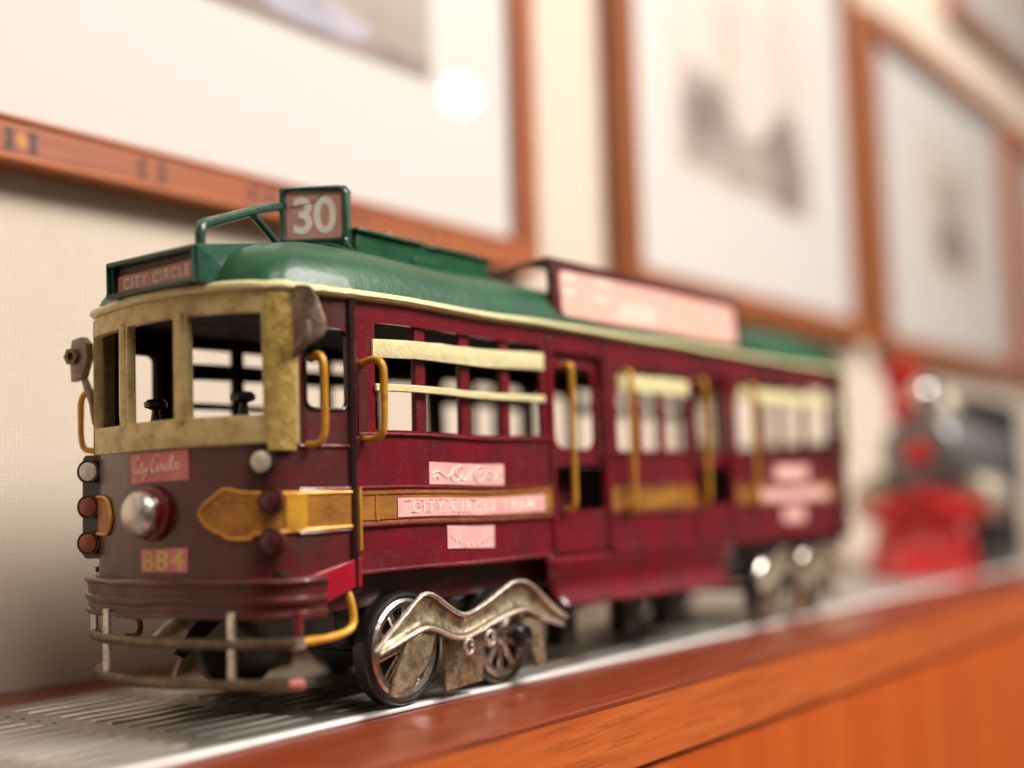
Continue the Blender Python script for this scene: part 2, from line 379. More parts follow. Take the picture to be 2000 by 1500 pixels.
# ------------------------------------------------------------------ metal grille plate
gr = thing('metal_grille', 'brushed aluminium slotted grille plate lying along the cabinet top under the toys', 'grille', (60, 7, -.15))
bm = bmesh.new()
holes = []; ridges = []; dots = []
g0 = -.46; pitch_x = 4.88
for k in range(-5, 26):
    x1 = g0 + k * pitch_x; x0 = x1 - 3.72
    for j in range(13):
        y = 1.43 + j * .855
        if y > 12.6: continue
        holes.append(rrect(x0, x1, y + .0, y + .13, .06, 2)); ridges.append((x0, x1, y))
        if j > 7: dots.append((x1 + .45, y + .35))
sheet(bm, [(-90, .75), (260, .75), (260, 13.3), (-90, 13.3)], holes, .12, lambda u, v, w: (u, v, -.12 + w))
finish('slotted_plate', bm, M['alu'], gr, smooth=False)
bm = bmesh.new()
for x0, x1, y in ridges:       # each slot's pressed-up lip
    r = [(y + .13, -.01), (y + .22, .05 + random.uniform(-.015, .015)), (y + .33, .06 + random.uniform(-.02, .01)), (y + .42, -.01)]
    A = [bm.verts.new((x0 + (0 if i in (0, 3) else .12), a, b)) for i, (a, b) in enumerate(r)]; B = [bm.verts.new((x1 - (0 if i in (0, 3) else .12), a, b)) for i, (a, b) in enumerate(r)]
    for i in range(3): bm.faces.new((A[i], A[i + 1], B[i + 1], B[i]))
    bm.faces.new(A); bm.faces.new(B)
o = finish('slot_lip', bm, M['lip'], gr); o['kind'] = 'stuff'
bm = bmesh.new(); box(bm, -90, 260, .32, .75, -.155, .012)
finish('edge_strip', bm, M['alu_edge'], gr, bevel=.06)
bm = bmesh.new()
for x, y in dots: lathe(bm, [(0, .09), (.01, .07)], (x, y, .001), (0, 0, 1), 8)
o = finish('punched_dot', bm, M['slot'], gr, smooth=False); o['kind'] = 'stuff'
bm = bmesh.new(); box(bm, -90, 260, .8, 13.25, -.157, -.125)
finish('dark_underlay', bm, M['slot'], gr, smooth=False)

# ------------------------------------------------------------------ framed pictures
KF = (16.2 - CAM.y) / (14 - CAM.y)
def fx(v): return CAM.x + (v - CAM.x) * KF
def fz(v): return CAM.z + (v - CAM.z) * KF
def frame(label, x0, x1, z0, z1, bar, group, wm, we, art_rect=None, art_m=None, patches=(), inlays=(), yf=15.7):
    yb = 17.49
    t = thing('picture_frame', label, 'framed picture', ((x0 + x1) / 2, yb, z0), group)
    bm = bmesh.new()
    prof = [(0, yb), (0, yf + .12), (.14, yf), (bar - .42, yf), (bar - .30, yf + .08), (bar, yf + .2), (bar, yb)]
    rings = []
    for dd, y in prof: rings.append([bm.verts.new(p) for p in ((x0 + dd, y, z0 + dd), (x1 - dd, y, z0 + dd), (x1 - dd, y, z1 - dd), (x0 + dd, y, z1 - dd))])
    for a, b in zip(rings[:-1], rings[1:]):
        for k in range(4): bm.faces.new((a[k], a[(k + 1) % 4], b[(k + 1) % 4], b[k]))
    finish('frame_moulding', bm, wm, t, smooth=False)
    bm = bmesh.new()      # raised outer and inner lips in the lighter wood
    for dd, rr in ((.16, .17), (bar - .18, .12)):
        tube(bm, [(x0 + dd, yf + .04, z0 + dd), (x1 - dd, yf + .04, z0 + dd), (x1 - dd, yf + .04, z1 - dd), (x0 + dd, yf + .04, z1 - dd)], rr, 8, closed=True)
    finish('frame_beading', bm, we, t)
    bm = bmesh.new(); box(bm, x0 + bar, x1 - bar, 16.9, 17.2, z0 + bar, z1 - bar)
    finish('mount_board', bm, M['mat_board'], t, smooth=False)
    bm = bmesh.new(); box(bm, x0 + bar, x1 - bar, GLASS_Y, GLASS_Y + .2, z0 + bar, z1 - bar)
    finish('glass_pane', bm, M['glass'], t, smooth=False)
    if art_rect:
        a0, a1, b0, b1 = art_rect
        bm = bmesh.new(); box(bm, a0, a1, 16.86, 16.899, b0, b1)
        pr = finish('print', bm, art_m, t, smooth=False)
        for kk, (pts, mat) in enumerate(patches):
            bm = bmesh.new(); sheet(bm, pts, (), .02, lambda u, v, w: (u, 16.838 + w - .03 * kk, v)); finish('printed_shape', bm, mat, pr, smooth=False)
    for ix, dark in inlays:
        bm = bmesh.new(); zc = z0 + bar * .47
        for s in (-1, 1):
            sheet(bm, [(ix + s * .75, zc - .42), (ix + s * .28, zc - .42), (ix + s * .40, zc - .2), (ix + s * .40, zc + .2), (ix + s * .28, zc + .42), (ix + s * .75, zc + .42), (ix + s * .62, zc)][::s], (), .02, lambda u, v, w: (u, yf - .012 + w, v))
        finish('dark_inlay', bm, M['inlay'], t, smooth=False)
        bm = bmesh.new(); sheet(bm, [(ix - .26, zc), (ix, zc - .36), (ix + .26, zc), (ix, zc + .36)], (), .02, lambda u, v, w: (u, yf - .012 + w, v))
        if dark: finish('light_inlay', bm, M['inlay_gold'], t, smooth=False)
        else: bm.free()
    return t
def blob(cx, cz, rx, rz, seed, n=18):
    return [(cx + rx * math.cos(2 * math.pi * k / n) * (1 + .35 * noise.noise(Vector((k * .7, seed, 0)))), cz + rz * math.sin(2 * math.pi * k / n) * (1 + .35 * noise.noise(Vector((k * .7, seed, 4))))) for k in range(n)]
G = 'framed prints hung in a row on the wall'
frame('large wood framed print with inlaid dark motifs, hung over the maroon tram', -34, fx(31.0), fz(19.55), 62, fz(21.4) - fz(19.55), G, M['frame_wood'], M['frame_edge'],
      (-20, fx(22.2), fz(28.95), 56), M['art_a'],
      [([(-18, fz(29.1)), (fx(22), fz(29.1)), (fx(22), fz(30.1)), (8, fz(30.4)), (-18, fz(30.6))], M['art_dark']), (blob(fx(13.5), fz(30.3), 4.2, .9, 3), M['art_blue']), ([(-18, fz(45)), (fx(8), fz(43)), (fx(20), fz(45)), (fx(22), fz(49)), (-18, fz(49))], M['art_dark'])],
      [(fx(-2.65), True), (fx(3.29), False), (fx(9.24), False), (fx(15.2), False), (fx(21.2), True)], 16.2)
KF = (15.7 - CAM.y) / (14 - CAM.y)
frame('tall brown framed print with a dark vehicle shape, hung behind the pink roof board', fx(41.2), fx(84.8), fz(19.7), fz(56), 2.0, G, M['frame_wood_v'], M['frame_wood_v'],
      (fx(50), fx(75), fz(29.4), fz(50)), M['art_b'],
      [([(fx(51), fz(30.6)), (fx(73.5), fz(29.8)), (fx(74), fz(33)), (fx(72), fz(38)), (fx(68.5), fz(39.5)), (fx(66), fz(35)), (fx(60.5), fz(34.2)), (fx(58.5), fz(38)), (fx(52), fz(38.4)), (fx(50.5), fz(34))], M['art_mid']), (blob(fx(55.5), fz(34.6), 3.8, 2.6, 1), M['art_dark']), (blob(fx(69.0), fz(33.6), 4.0, 4.2, 6), M['art_dark']), (blob(fx(62), fz(32.0), 5.0, 1.0, 3), M['art_a'])])
frame('brown framed print with a small dark picture, hung directly above the red locomotive', fx(88.3), fx(137), fz(19.3), fz(53.2), 1.9, G, M['frame_wood_v'], M['frame_wood_v'],
      (fx(104), fx(124), fz(29.0), fz(44.5)), M['art_b'],
      [(blob(fx(114.5), fz(33.2), 6.5, 3.2, 2), M['art_dark']), (blob(fx(114.5), fz(38.8), 5.5, 2.6, 9), M['art_a'])])
frame('farthest framed print, cut off by the right border of the photo', fx(139.5), fx(184), fz(19.3), fz(53), 1.9, G, M['frame_wood_v'], M['frame_wood_v'], (fx(152), fx(172), fz(29), fz(44)), M['art_b'])
frame('upper framed print high on the wall above the farther prints', fx(118), fx(165), fz(61), fz(90), 1.9, G, M['frame_wood_v'], M['frame_wood_v'], (fx(126), fx(157), fz(68), fz(84)), M['art_b'])

# ================================================================== THE TRAM
W = 9.4; CY = W / 2; L = 39.0
tram = thing('toy_tram', 'old maroon and cream tin toy tram with green roof, route number 30 and gold bands', 'toy tram', (19.5, CY, 0))
AMP = .07
def T(name, bm, mat, parent=None, **k):
    k.setdefault('amp', AMP); return finish(name, bm, mat, parent or tram, **k)

half = [(0, .0), (-1.2, .08), (-2.3, .20), (-2.75, .34), (-3.1, .62), (-3.35, 1.05), (-3.65, 2.0), (-3.95, 3.1), (-4.1, 3.9), (-4.15, CY)]
plan = [Vector((x, y, 0)) for x, y in half] + [Vector((x, W - y, 0)) for x, y in half[-2::-1]]
plan = smooth_path(plan, 5)
cum = [0]
for a, b in zip(plan[:-1], plan[1:]): cum.append(cum[-1] + (b - a).length)
U = cum[-1]
def u_at_y(y):      # on the front part
    for i in range(len(plan) - 1):
        if plan[i].y <= y <= plan[i + 1].y and plan[i].x < -2.9: return cum[i] + (y - plan[i].y) / (plan[i + 1].y - plan[i].y) * (cum[i + 1] - cum[i])
    return U / 2
def cabfn(off=0, rear=False):
    def f(u, z, w):
        uu = min(max(u, 0), U); i = 0
        while i < len(cum) - 2 and cum[i + 1] < uu: i += 1
        t = (uu - cum[i]) / (cum[i + 1] - cum[i]); p = plan[i].lerp(plan[i + 1], t)
        def nrm(k):
            a = plan[max(k - 1, 0)]; b = plan[min(k + 1, len(plan) - 1)]; d_ = (b - a).normalized(); return Vector((-d_.y, d_.x, 0))
        n_ = nrm(i).lerp(nrm(i + 1), t).normalized()
        n_ = -n_ if (n_.dot(Vector((p.x - 1, p.y - CY, 0))) < 0) else n_
        q = p + n_ * (off + w)
        if u < 0: q.x += -u
        if u > U: q.x += u - U
        if rear: q.x = L - q.x
        return (q.x, q.y, z)
    return f
u_c = cum[10]            # where the corner pillar begins
uA, uB = cum[10], cum[24]
zb, zt = 8.55, 13.12

# --- side walls
def side(y, sgn):
    bm = bmesh.new()
    th = .14
    hl = [rrect(1.02, 10.45, 9.0, 12.5, .12), rrect(11.25, 14.85, 6.1, 12.35, .2), rrect(15.95, 22.0, 8.55, 12.1, .25), rrect(22.7, 26.2, 6.1, 12.2, .2), rrect(27.1, 38.4, 8.5, 12.2, .2)]
    out = [(.05, 4.45), (10.8, 4.45), (10.8, 4.55), (26.7, 4.35), (26.8, 4.2), (38.95, 4.2), (38.95, 13.2), (.05, 13.2)]
    sheet(bm, out, hl, th, lambda u, v, w: (u, y + sgn * w, v), cut=1.2)
    return T('side_wall', bm, M['maroon'])
near = side(0, 1); far = side(W, -1)
for yy, sgn in ((0, 1), (W, -1)):
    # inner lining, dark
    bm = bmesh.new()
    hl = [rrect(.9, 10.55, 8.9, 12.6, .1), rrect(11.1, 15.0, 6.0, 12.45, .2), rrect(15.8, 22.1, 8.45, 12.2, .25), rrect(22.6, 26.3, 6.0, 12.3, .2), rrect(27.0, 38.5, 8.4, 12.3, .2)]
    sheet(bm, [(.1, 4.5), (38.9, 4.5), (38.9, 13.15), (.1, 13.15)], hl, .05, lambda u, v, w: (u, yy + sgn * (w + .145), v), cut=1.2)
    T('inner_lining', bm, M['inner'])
    # mullions
    mx = [3.42, 5.85, 8.25, 17.9, 19.9, 29.9, 32.7, 35.5]
    for k, x in enumerate(mx):
        bm = bmesh.new(); z0, z1 = (8.9, 12.6) if k < 3 else (8.45, 12.2)
        a, b = sorted((yy + sgn * .10, yy + sgn * .32)); box(bm, x - .27, x + .27, a, b, z0, z1)
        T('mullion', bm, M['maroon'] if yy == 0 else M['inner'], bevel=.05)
    # cream rails across the windows
    for (x0, x1, za, zb2, zc, zd) in ((.86, 10.55, 11.38, 11.95, 11.52, 12.15), (16.0, 22.1, 11.05, 11.72, 11.05, 11.72), (27.2, 38.4, 11.1, 11.72, 11.1, 11.72)):
        bm = bmesh.new(); fnr = lambda u, v, w: (u, yy - sgn * (w + .01), v)
        N_ = 14
        lo = [(x0 + (x1 - x0) * k / N_, za + (zc - za) * k / N_ + .03 * noise.noise(Vector((k * .9, 1, yy)))) for k in range(N_ + 1)]
        hi = [(x0 + (x1 - x0) * k / N_, zb2 + (zd - zb2) * k / N_ + .03 * noise.noise(Vector((k * .9, 7, yy)))) for k in range(N_ + 1)]
        sheet(bm, lo + hi[::-1], (), .07, fnr, edge=.015)
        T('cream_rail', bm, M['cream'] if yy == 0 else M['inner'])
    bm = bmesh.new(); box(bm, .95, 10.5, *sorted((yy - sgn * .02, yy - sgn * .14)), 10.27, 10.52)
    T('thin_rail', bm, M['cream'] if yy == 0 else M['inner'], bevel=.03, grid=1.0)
    # half doors
    for xa, xb in ((11.25, 14.85), (22.7, 26.2)):
        bm = bmesh.new()
        sheet(bm, rrect(xa - .1, xb + .1, 7.9, 12.5, .1), [rrect(xa + .35, xb - .4, 8.55, 11.85, .55)], .1, lambda u, v, w: (u, yy + sgn * (.22 + w), v))
        T('door', bm, M['maroon'])
        bm = bmesh.new(); box(bm, xa - .1, xb + .1, *sorted((yy + sgn * 1.3, yy + sgn * 1.4)), 5.0, 8.0); box(bm, xa + .2, xb - .6, *sorted((yy + sgn * .5, yy + sgn * 1.3)), 7.75, 7.82)
        T('step_well', bm, M['maroon_dark'])
    # window sill bead and belt mouldings
    segs = [(.12, 10.95), (15.2, 22.45), (26.6, 38.9)]
    for xa, xb in segs:
        bm = bmesh.new()
        tube(bm, [(xa + (xb - xa) * k / 12, yy - sgn * .02, 8.86 if xa < 5 else 8.42) for k in range(13)], .09, 8, flat=.8)
        T('sill_bead', bm, M['maroon'])
        bm = bmesh.new(); box(bm, xa, xb, *sorted((yy - sgn * .001, yy - sgn * .05)), 6.0, 7.05)
        T('gold_band', bm, M['gold_dull'], grid=1.2)
        bm = bmesh.new()
        for z, r in ((7.12, .07), (6.9, .035), (5.93, .07), (6.1, .035)):
            tube(bm, [(xa + (xb - xa) * k / 16, yy - sgn * .04, z + .02 * noise.noise(Vector((k, z, 0)))) for k in range(17)], r, 8)
        T('band_moulding', bm, M['maroon'] if yy == 0 else M['maroon_dark'])
    bm = bmesh.new(); tube(bm, [(.12 + 10.7 * k / 12, yy - sgn * .01, 4.5) for k in range(13)], .08, 8)
    tube(bm, [(15.2 + 7.2 * k / 12, yy - sgn * .01, 4.45) for k in range(13)], .08, 8); T('lower_bead', bm, M['maroon'])
    # door posts
    for x in (11.05, 15.12, 22.55, 26.45):
        bm = bmesh.new(); box(bm, x - .17, x + .17, *sorted((yy - sgn * .005, yy - sgn * .07)), 4.5, 12.9); T('door_post', bm, M['maroon'], bevel=.03)
    # corner posts at the cab seam
    bm = bmesh.new()
    tube(bm, [(-.10, yy + sgn * .02, z) for z in (4.1, 6, 8, 10, 12, 13.1)], .17, 8); T('seam_post', bm, M['seam'])
    bm = bmesh.new(); tube(bm, [(.12, yy - sgn * .07, z) for z in (5.2, 5.9, 6.1, 7.0, 7.15)], .07, 8); T('gold_stud', bm, M['gold'])
    bm = bmesh.new(); tube(bm, [(L + .10, yy + sgn * .02, z) for z in (4.1, 8, 13.1)], .17, 8); T('seam_post', bm, M['seam'])
# short gold tick on the near band
bm = bmesh.new(); tube(bm, [(.92, -.07, 6.88), (.90, -.07, 6.5), (.92, -.07, 6.15), (1.0, -.07, 6.08)], .035, 6, curve=3); T('gold_tick', bm, M['gold'])

# --- cabs (front and rear)
for rear in (False, True):
    f0 = cabfn(-.14, rear)
    for nearside in (True, False):
        ua, ub = (0, uA) if nearside else (U - uA, U)
        bm = bmesh.new(); hole = rrect(ua + .30, ub - .32, 9.62, 12.15, .3) if nearside else rrect(ua + .32, ub - .30, 9.62, 12.15, .3)
        sheet(bm, [(ua, 4.4), (ub, 4.4), (ub, 13.15), (ua, 13.15)], [hole], .14, f0, cut=.35)
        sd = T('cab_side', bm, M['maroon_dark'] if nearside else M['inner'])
        # window rim
        bm = bmesh.new(); fr = cabfn(.0, rear); tube(bm, [fr(u, z, .03) for u, z in hole], .05, 6, closed=True); T('window_rim', bm, M['seam'], parent=sd)
    bm = bmesh.new(); sheet(bm, [(uA, 3.9), (U - uA, 3.9), (U - uA, zb), (uA, zb)], [], .14, f0, cut=.25); T('dash_panel', bm, M['maroon_dark'])
    y1, y2 = 3.12, 3.60
    hs = [rrect(cum[21], u_at_y(y1), 9.38, 12.52, .1), rrect(u_at_y(y2), u_at_y(W - y2), 9.38, 12.52, .1), rrect(u_at_y(W - y1), U - cum[21], 9.38, 12.52, .1)]
    bm = bmesh.new(); sheet(bm, [(uA, zb), (U - uA, zb), (U - uA, zt), (uA, zt)], hs, .26, cabfn(-.16, rear), cut=.25, edge=.02); ws = T('windscreen_frame', bm, M['screen'])
    for ua, ub in ((cum[11], cum[20]), (U - cum[20], U - cum[11])):
        bm = bmesh.new(); sheet(bm, [(ua, zb - .25), (ub, zb - .25), (ub, zt - .03), (ua, zt - .03)], [], .06, cabfn(.105, rear), cut=.15); T('corner_pillar', bm, M['corner'], parent=ws, bevel=.02)
    for uu in (u_at_y((y1 + y2) / 2), U - u_at_y((y1 + y2) / 2)):
        bm = bmesh.new(); fr = cabfn(0, rear); tube(bm, [fr(uu, z, .1) for z in (9.3, 10, 11, 12, 12.6)], .17, 8, flat=.7, lump=.2); T('window_pillar', bm, M['screen'], parent=ws)
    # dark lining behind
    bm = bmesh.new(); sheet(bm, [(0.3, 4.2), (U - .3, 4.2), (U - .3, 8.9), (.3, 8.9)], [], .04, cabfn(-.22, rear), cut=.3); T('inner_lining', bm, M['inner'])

# gold band wing on the cab front and side
f1 = cabfn(.0)
wing = [(0.2, 7.0), (uB, 7.05), (uB + 1.0, 7.2), (u_at_y(2.2), 7.05), (u_at_y(2.62), 6.75), (u_at_y(2.78), 6.5), (u_at_y(2.62), 6.2), (u_at_y(2.3), 5.98), (uB + 1.2, 5.9), (uB + .9, 5.75), (uB + .2, 5.75), (uB - .2, 5.9), (.2, 5.95)]
bm = bmesh.new(); sheet(bm, wing[::-1], [], .05, cabfn(.005), cut=.2); T('gold_wing', bm, M['gold_dull'])
bm = bmesh.new(); q = smooth_path([(a, b, 0) for a, b in wing], 4); tube(bm, [f1(p.x, p.y, .05) for p in q], .06, 6); T('wing_outline', bm, M['gold'])
bm = bmesh.new(); sheet(bm, rrect(uA - .25, uA + .45, 5.99, 6.98), [], .03, cabfn(.058), cut=.1); T('gold_patch', bm, M['gold'], amp=AMP)
ub_ = U - uB - .25
wf = [(ub_ + 1.2, 7.1), (ub_ + .0, 7.12), (ub_ - .55, 7.08), (ub_ - .82, 6.95), (ub_ - 1.0, 6.6), (ub_ - 1.05, 6.4), (ub_ - .95, 6.15), (ub_ - .75, 5.98), (ub_ - .4, 5.9), (ub_ + 1.2, 5.92)]
bm = bmesh.new(); q = smooth_path([(a, b, 0) for a, b in wf], 4); tube(bm, [f1(p.x, p.y, .05) for p in q], .065, 6); T('wing_outline', bm, M['gold'])
bm = bmesh.new(); sheet(bm, wf, [], .03, cabfn(.005), cut=.2); T('gold_wing', bm, M['gold_dull'])
# upper and lower trim lines on the near cab side
bm = bmesh.new()
for z in (8.45, 7.12, 5.85): tube(bm, [f1(u, z, .02) for u in (0.1, .6, 1.2, 1.8, 2.3)], .06, 6)
T('cab_moulding', bm, M['maroon'])

# marker lamps on both front corners
for s, yc in ((1, 0), (-1, 1)):
    for k, (z, mt) in enumerate(((8.0, 'lens'), (6.82, 'redlens'), (5.62, 'orangelens'))):
        x, y = (-3.18, .72) if s == 1 else (-3.22, 9.02)
        if s == 1 and k: x += .12; y -= .25
        axis = (-1, -.45, 0)
        bm = bmesh.new(); lathe(bm, [(-.5, .34), (.16, .40), (.22, .40), (.22, .36), (.12, .34)], (x, y, z), axis, 28)
        hs_ = T('marker_lamp', bm, M['maroon_dark'] if k else M['black'], amp=0)
        bm = bmesh.new(); lathe(bm, [(.10, .33), (.24, .31), (.28, .22), (.30, 0)], (x, y, z), axis, 28); T('lamp_lens', bm, M[mt if s == -1 or k == 0 else ('redlens', 'maroon_dark', 'maroon_dark')[k]], parent=hs_, amp=0)
bm = bmesh.new()       # dark plate behind the far lamps
sheet(bm, rrect(-.42, .42, 5.1, 8.55, .2), [], .1, lambda u, v, w: (-3.1 + w - .1 + .25 * u, 9.0 - u * .9, v)); T('lamp_plate', bm, M['black'], amp=0)

# headlamp
hx = -4.12
bm = bmesh.new(); lathe(bm, [(0, .78), (.1, .86), (.2, .84), (.26, .72), (.34, .72), (.42, .78), (.5, .74), (.5, .6)], (hx, 4.62, 6.55), (-1, 0, .03), 40)
hl = T('headlamp', bm, M['maroon'], amp=0)
bm = bmesh.new(); lathe(bm, [(.46, .71), (.58, .71), (.70, .66), (.84, .53), (.94, .34), (.99, .16), (1.0, 0)], (hx, 4.62, 6.55), (-1, 0, .03), 40); T('lamp_lens', bm, M['headlamp'], parent=hl, amp=0)

# --- labels on the dash
def dashfn(cy, cz, tilt=0, flip=True, off=.02):
    """local (u right, v up) -> dash surface; u grows towards the near side as the viewer reads left to right"""
    uc = u_at_y(cy); f = cabfn(off)
    ca, sa = math.cos(tilt), math.sin(tilt)
    return lambda u, v, w: f(uc - (u * ca - v * sa), cz + u * sa + v * ca, w)
def label_paper(parent, fn, w, h, mat, th=.025):
    bm = bmesh.new(); hw, hh = w / 2, h / 2
    lp = [(-hw, -hh), (-hw * .3, -hh + .01), (hw, -hh - .005), (hw + .01, hh), (0, hh - .01), (-hw + .01, hh)]
    sheet(bm, lp, [], th, fn, cut=.2); return T('paper_label', bm, mat, parent, smooth=False)
fn = dashfn(4.45, 8.0, math.radians(1))
pl_ = label_paper(None, fn, 2.62, .92, M['paper_front'])
bm = bmesh.new(); r = .022
scr = [  # cursive "City Circle"
 [(-.78, .30), (-.88, .34), (-1.02, .18), (-1.10, -.05), (-1.04, -.16), (-.92, -.10)],
 [(-.92, -.10), (-.84, .02), (-.88, -.14), (-.78, -.12), (-.70, 0)],
 [(-.60, .22), (-.72, -.1), (-.66, -.16), (-.56, -.06)], [(-.76, .08), (-.54, .11)],
 [(-.56, .02), (-.58, -.12), (-.46, -.08), (-.40, .04), (-.50, -.26), (-.62, -.38), (-.60, -.26), (-.34, -.04)],
 [(.14, .32), (.06, .36), (-.12, .18), (-.2, -.06), (-.12, -.16), (.02, -.08)],
 [(.02, -.08), (.10, .04), (.07, -.13), (.17, -.12), (.24, .04), (.30, .05), (.29, -.12), (.38, -.11)],
 [(.56, .03), (.48, .05), (.42, -.04), (.46, -.13), (.58, -.08), (.74, .26), (.70, .33), (.64, .1), (.66, -.12), (.76, -.10)],
 [(.76, -.10), (.90, -.02), (.92, .06), (.84, .04), (.82, -.08), (.92, -.13), (1.08, -.04)]]
for s_ in scr: stroke(bm, s_, r, fn, .03)
T('lettering', bm, M['ink_pale'], parent=pl_)
fn = dashfn(4.20, 5.12, 0)
pl_ = label_paper(None, fn, 2.0, .74, M['paper_front'])
bm = bmesh.new(); text(bm, '884', -.88, .88, -.31, .31, fn, .028, .012, space=1.15); T('lettering', bm, M['ink_yellow'], parent=pl_)

# --- labels on the side
def sfn(cx, cz, tilt=0, y=-.02):
    ca, sa = math.cos(tilt), math.sin(tilt)
    return lambda u, v, w: (cx + u * ca - v * sa, y - w, cz + u * sa + v * ca)
def side_labels(x0, mir=False):
    fn = sfn(x0 + 5.72, 7.59, .0)
    p = label_paper(None, fn, 4.18, .76, M['paper'])
    bm = bmesh.new()
    for s_ in ([(-1.95, -.02), (-1.7, .06), (-1.45, .0), (-1.2, -.12), (-.95, -.02), (-.8, .1)], [(-1.9, -.16), (-1.75, -.1), (-1.6, -.2)],
               [(-.72, .22), (-.95, .08), (-.92, -.18), (-.68, -.26), (-.4, -.12), (-.28, .14), (-.42, .28), (-.62, .2), (-.68, 0), (-.5, -.14)],
               [(-.5, .24), (-.44, -.1), (-.2, -.2), (.05, .05), (.12, .2)], [(.02, -.28), (.3, .26)],
               [(.82, .22), (.6, .28), (.38, .08), (.42, -.18), (.7, -.24), (.92, -.06), (.8, .1), (.6, .0)],
               [(.92, -.06), (1.1, .12), (1.3, .06), (1.5, -.04), (1.75, .06), (1.98, -.02)], [(1.2, -.12), (1.45, -.16), (1.7, -.1)]):
        stroke(bm, s_, .027, fn, .03)
    T('ornament_print', bm, M['ink_cream'], parent=p)
    fn = sfn(x0 + 6.12, 6.46, math.radians(.1), -.06)
    p = label_paper(None, fn, 8.35, .62, M['paper'])
    bm = bmesh.new(); text(bm, 'CITY CIRCLE TRAM', -3.45, 3.45, -.17, .19, fn, .03, .006, space=1.3); T('lettering', bm, M['ink_cream'], parent=p)
    bm = bmesh.new()
    for k in range(34):
        u = -3.9 + k * .12 + random.random() * .1; v = random.choice((.2, .22, -.02, -.2)) + random.uniform(-.03, .03)
        stroke(bm, [(u, v), (u + random.uniform(.05, .22), v + random.uniform(-.02, .02))], .016, fn, .026, 0)
    T('faded_print', bm, M['ink_purple'], parent=p)
    fn = sfn(x0 + 5.83, 5.40, math.radians(-1))
    p = label_paper(None, fn, 2.65, .78, M['paper'])
    bm = bmesh.new()
    for k in range(9):
        a = math.radians(200 + 140 * k / 8); cx, cz = 1.15 * math.cos(a), .15 + .40 * math.sin(a)
        stroke(bm, [(cx - .02, cz + .08), (cx + .03, cz - .07)], .035, fn, .026, 0)
        if k % 2: stroke(bm, [(cx - .06, cz), (cx + .08, cz + .02)], .02, fn, .026, 0)
    T('curved_print', bm, M['ink_cream'], parent=p)
side_labels(0); side_labels(27.4)

# --- gutter all round and roof
outer = [(p.x, p.y) for p in plan]                                   # near seam -> front -> far seam
ring = [Vector((x, y, 0)) for x, y in outer]
nL = 30
ring += [Vector((L * k / nL, W, 0)) for k in range(1, nL)]
ring += [Vector((L - x, W - (W - y) , 0)) for x, y in outer[::-1]]
ring += [Vector((L - L * k / nL, 0, 0)) for k in range(1, nL)]
NR = len(ring)
def rnorm(i):
    a = ring[i - 1]; b = ring[(i + 1) % NR]; d_ = (b - a).normalized(); n1 = Vector((-d_.y, d_.x, 0)); c = Vector((min(max(ring[i].x, 0), L), CY, 0))
    return n1 if n1.dot(ring[i] - c) > 0 else -n1
bm = bmesh.new(); rr_ = []
for i, p in enumerate(ring):
    n1 = rnorm(i); j = .05 * noise.noise(p * 1.7); k = .05 * noise.noise(p * 2.3 + Vector((0, 0, 9)))
    secs = ((.0, 13.14), (.20 + j, 13.18), (.28 + j, 13.27 + k), (.26 + j, 13.38 + k), (.12, 13.46 + k), (-.25, 13.47))
    rr_.append([bm.verts.new(p + n1 * a + Vector((0, 0, b))) for a, b in secs])
for i in range(NR):
    a, b = rr_[i], rr_[(i + 1) % NR]
    for k in range(len(a) - 1): bm.faces.new((a[k], a[k + 1], b[k + 1], b[k]))
T('gutter', bm, M['cream'])
bm = bmesh.new(); rr_ = []
prof = [(-.02, 13.46), (.06, 13.75), (.18, 14.05), (.42, 14.42), (.75, 14.72), (1.2, 15.0), (1.8, 15.25), (2.5, 15.43), (3.3, 15.56), (4.1, 15.63), (4.69, 15.65)]
for i, p in enumerate(ring):
    sp = Vector((min(max(p.x, 3.6), L - 3.6), CY, 0)); dv = sp - p; 
    row = []
    for ins, z in prof:
        t = ins / 4.7
        q = p + dv * min(t, .998); row.append(bm.verts.new((q.x, q.y, z)))
    rr_.append(row)
for i in range(NR):
    a, b = rr_[i], rr_[(i + 1) % NR]
    for k in range(len(a) - 1): bm.faces.new((a[k], a[k + 1], b[k + 1], b[k]))
bmesh.ops.remove_doubles(bm, verts=bm.verts, dist=.02)
roof = T('roof', bm, M['green'], amp=.14)
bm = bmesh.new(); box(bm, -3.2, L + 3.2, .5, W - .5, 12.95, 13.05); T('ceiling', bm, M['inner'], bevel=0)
for xs in (1.6, L - 1.6):       # dusty rib where the domed end meets the main roof
    bm = bmesh.new(); pts = []
    for k in range(25):
        a = math.pi * k / 24; yy_ = CY - math.cos(a) * (CY - .12); ins = min(yy_, W - yy_)
        pts.append((xs, yy_, 13.5 + 2.16 * (1 - (1 - min(ins / 4.7, 1)) ** 3.4)))
    tube(bm, pts, .07, 8); T('roof_rib', bm, M['green'], amp=.14)
# roof ventilator box
bm = bmesh.new(); box(bm, 3.4, 11.0, 2.9, 6.5, 15.0, 16.32); box(bm, 3.3, 7.0, 2.75, 6.65, 16.32, 16.5); box(bm, 7.2, 11.1, 2.75, 6.65, 16.28, 16.44)
box(bm, 6.4, 7.9, 2.8, 3.1, 15.5, 15.9)
vent = T('roof_ventilator', bm, M['green'], bevel=.08, grid=1.3, amp=.16)
bm = bmesh.new(); lathe(bm, [(0, .3), (.25, .3), (.3, .12)], (5.1, 4.3, 16.49), (0, 0, 1), 6); box(bm, 4.6, 7.1, 3.7, 5.0, 16.49, 16.66); lathe(bm, [(0, .25), (.3, .22)], (6.6, 4.3, 16.64), (0, 0, 1), 6)
T('grey_fitting', bm, M['stone'], parent=vent, bevel=.04)

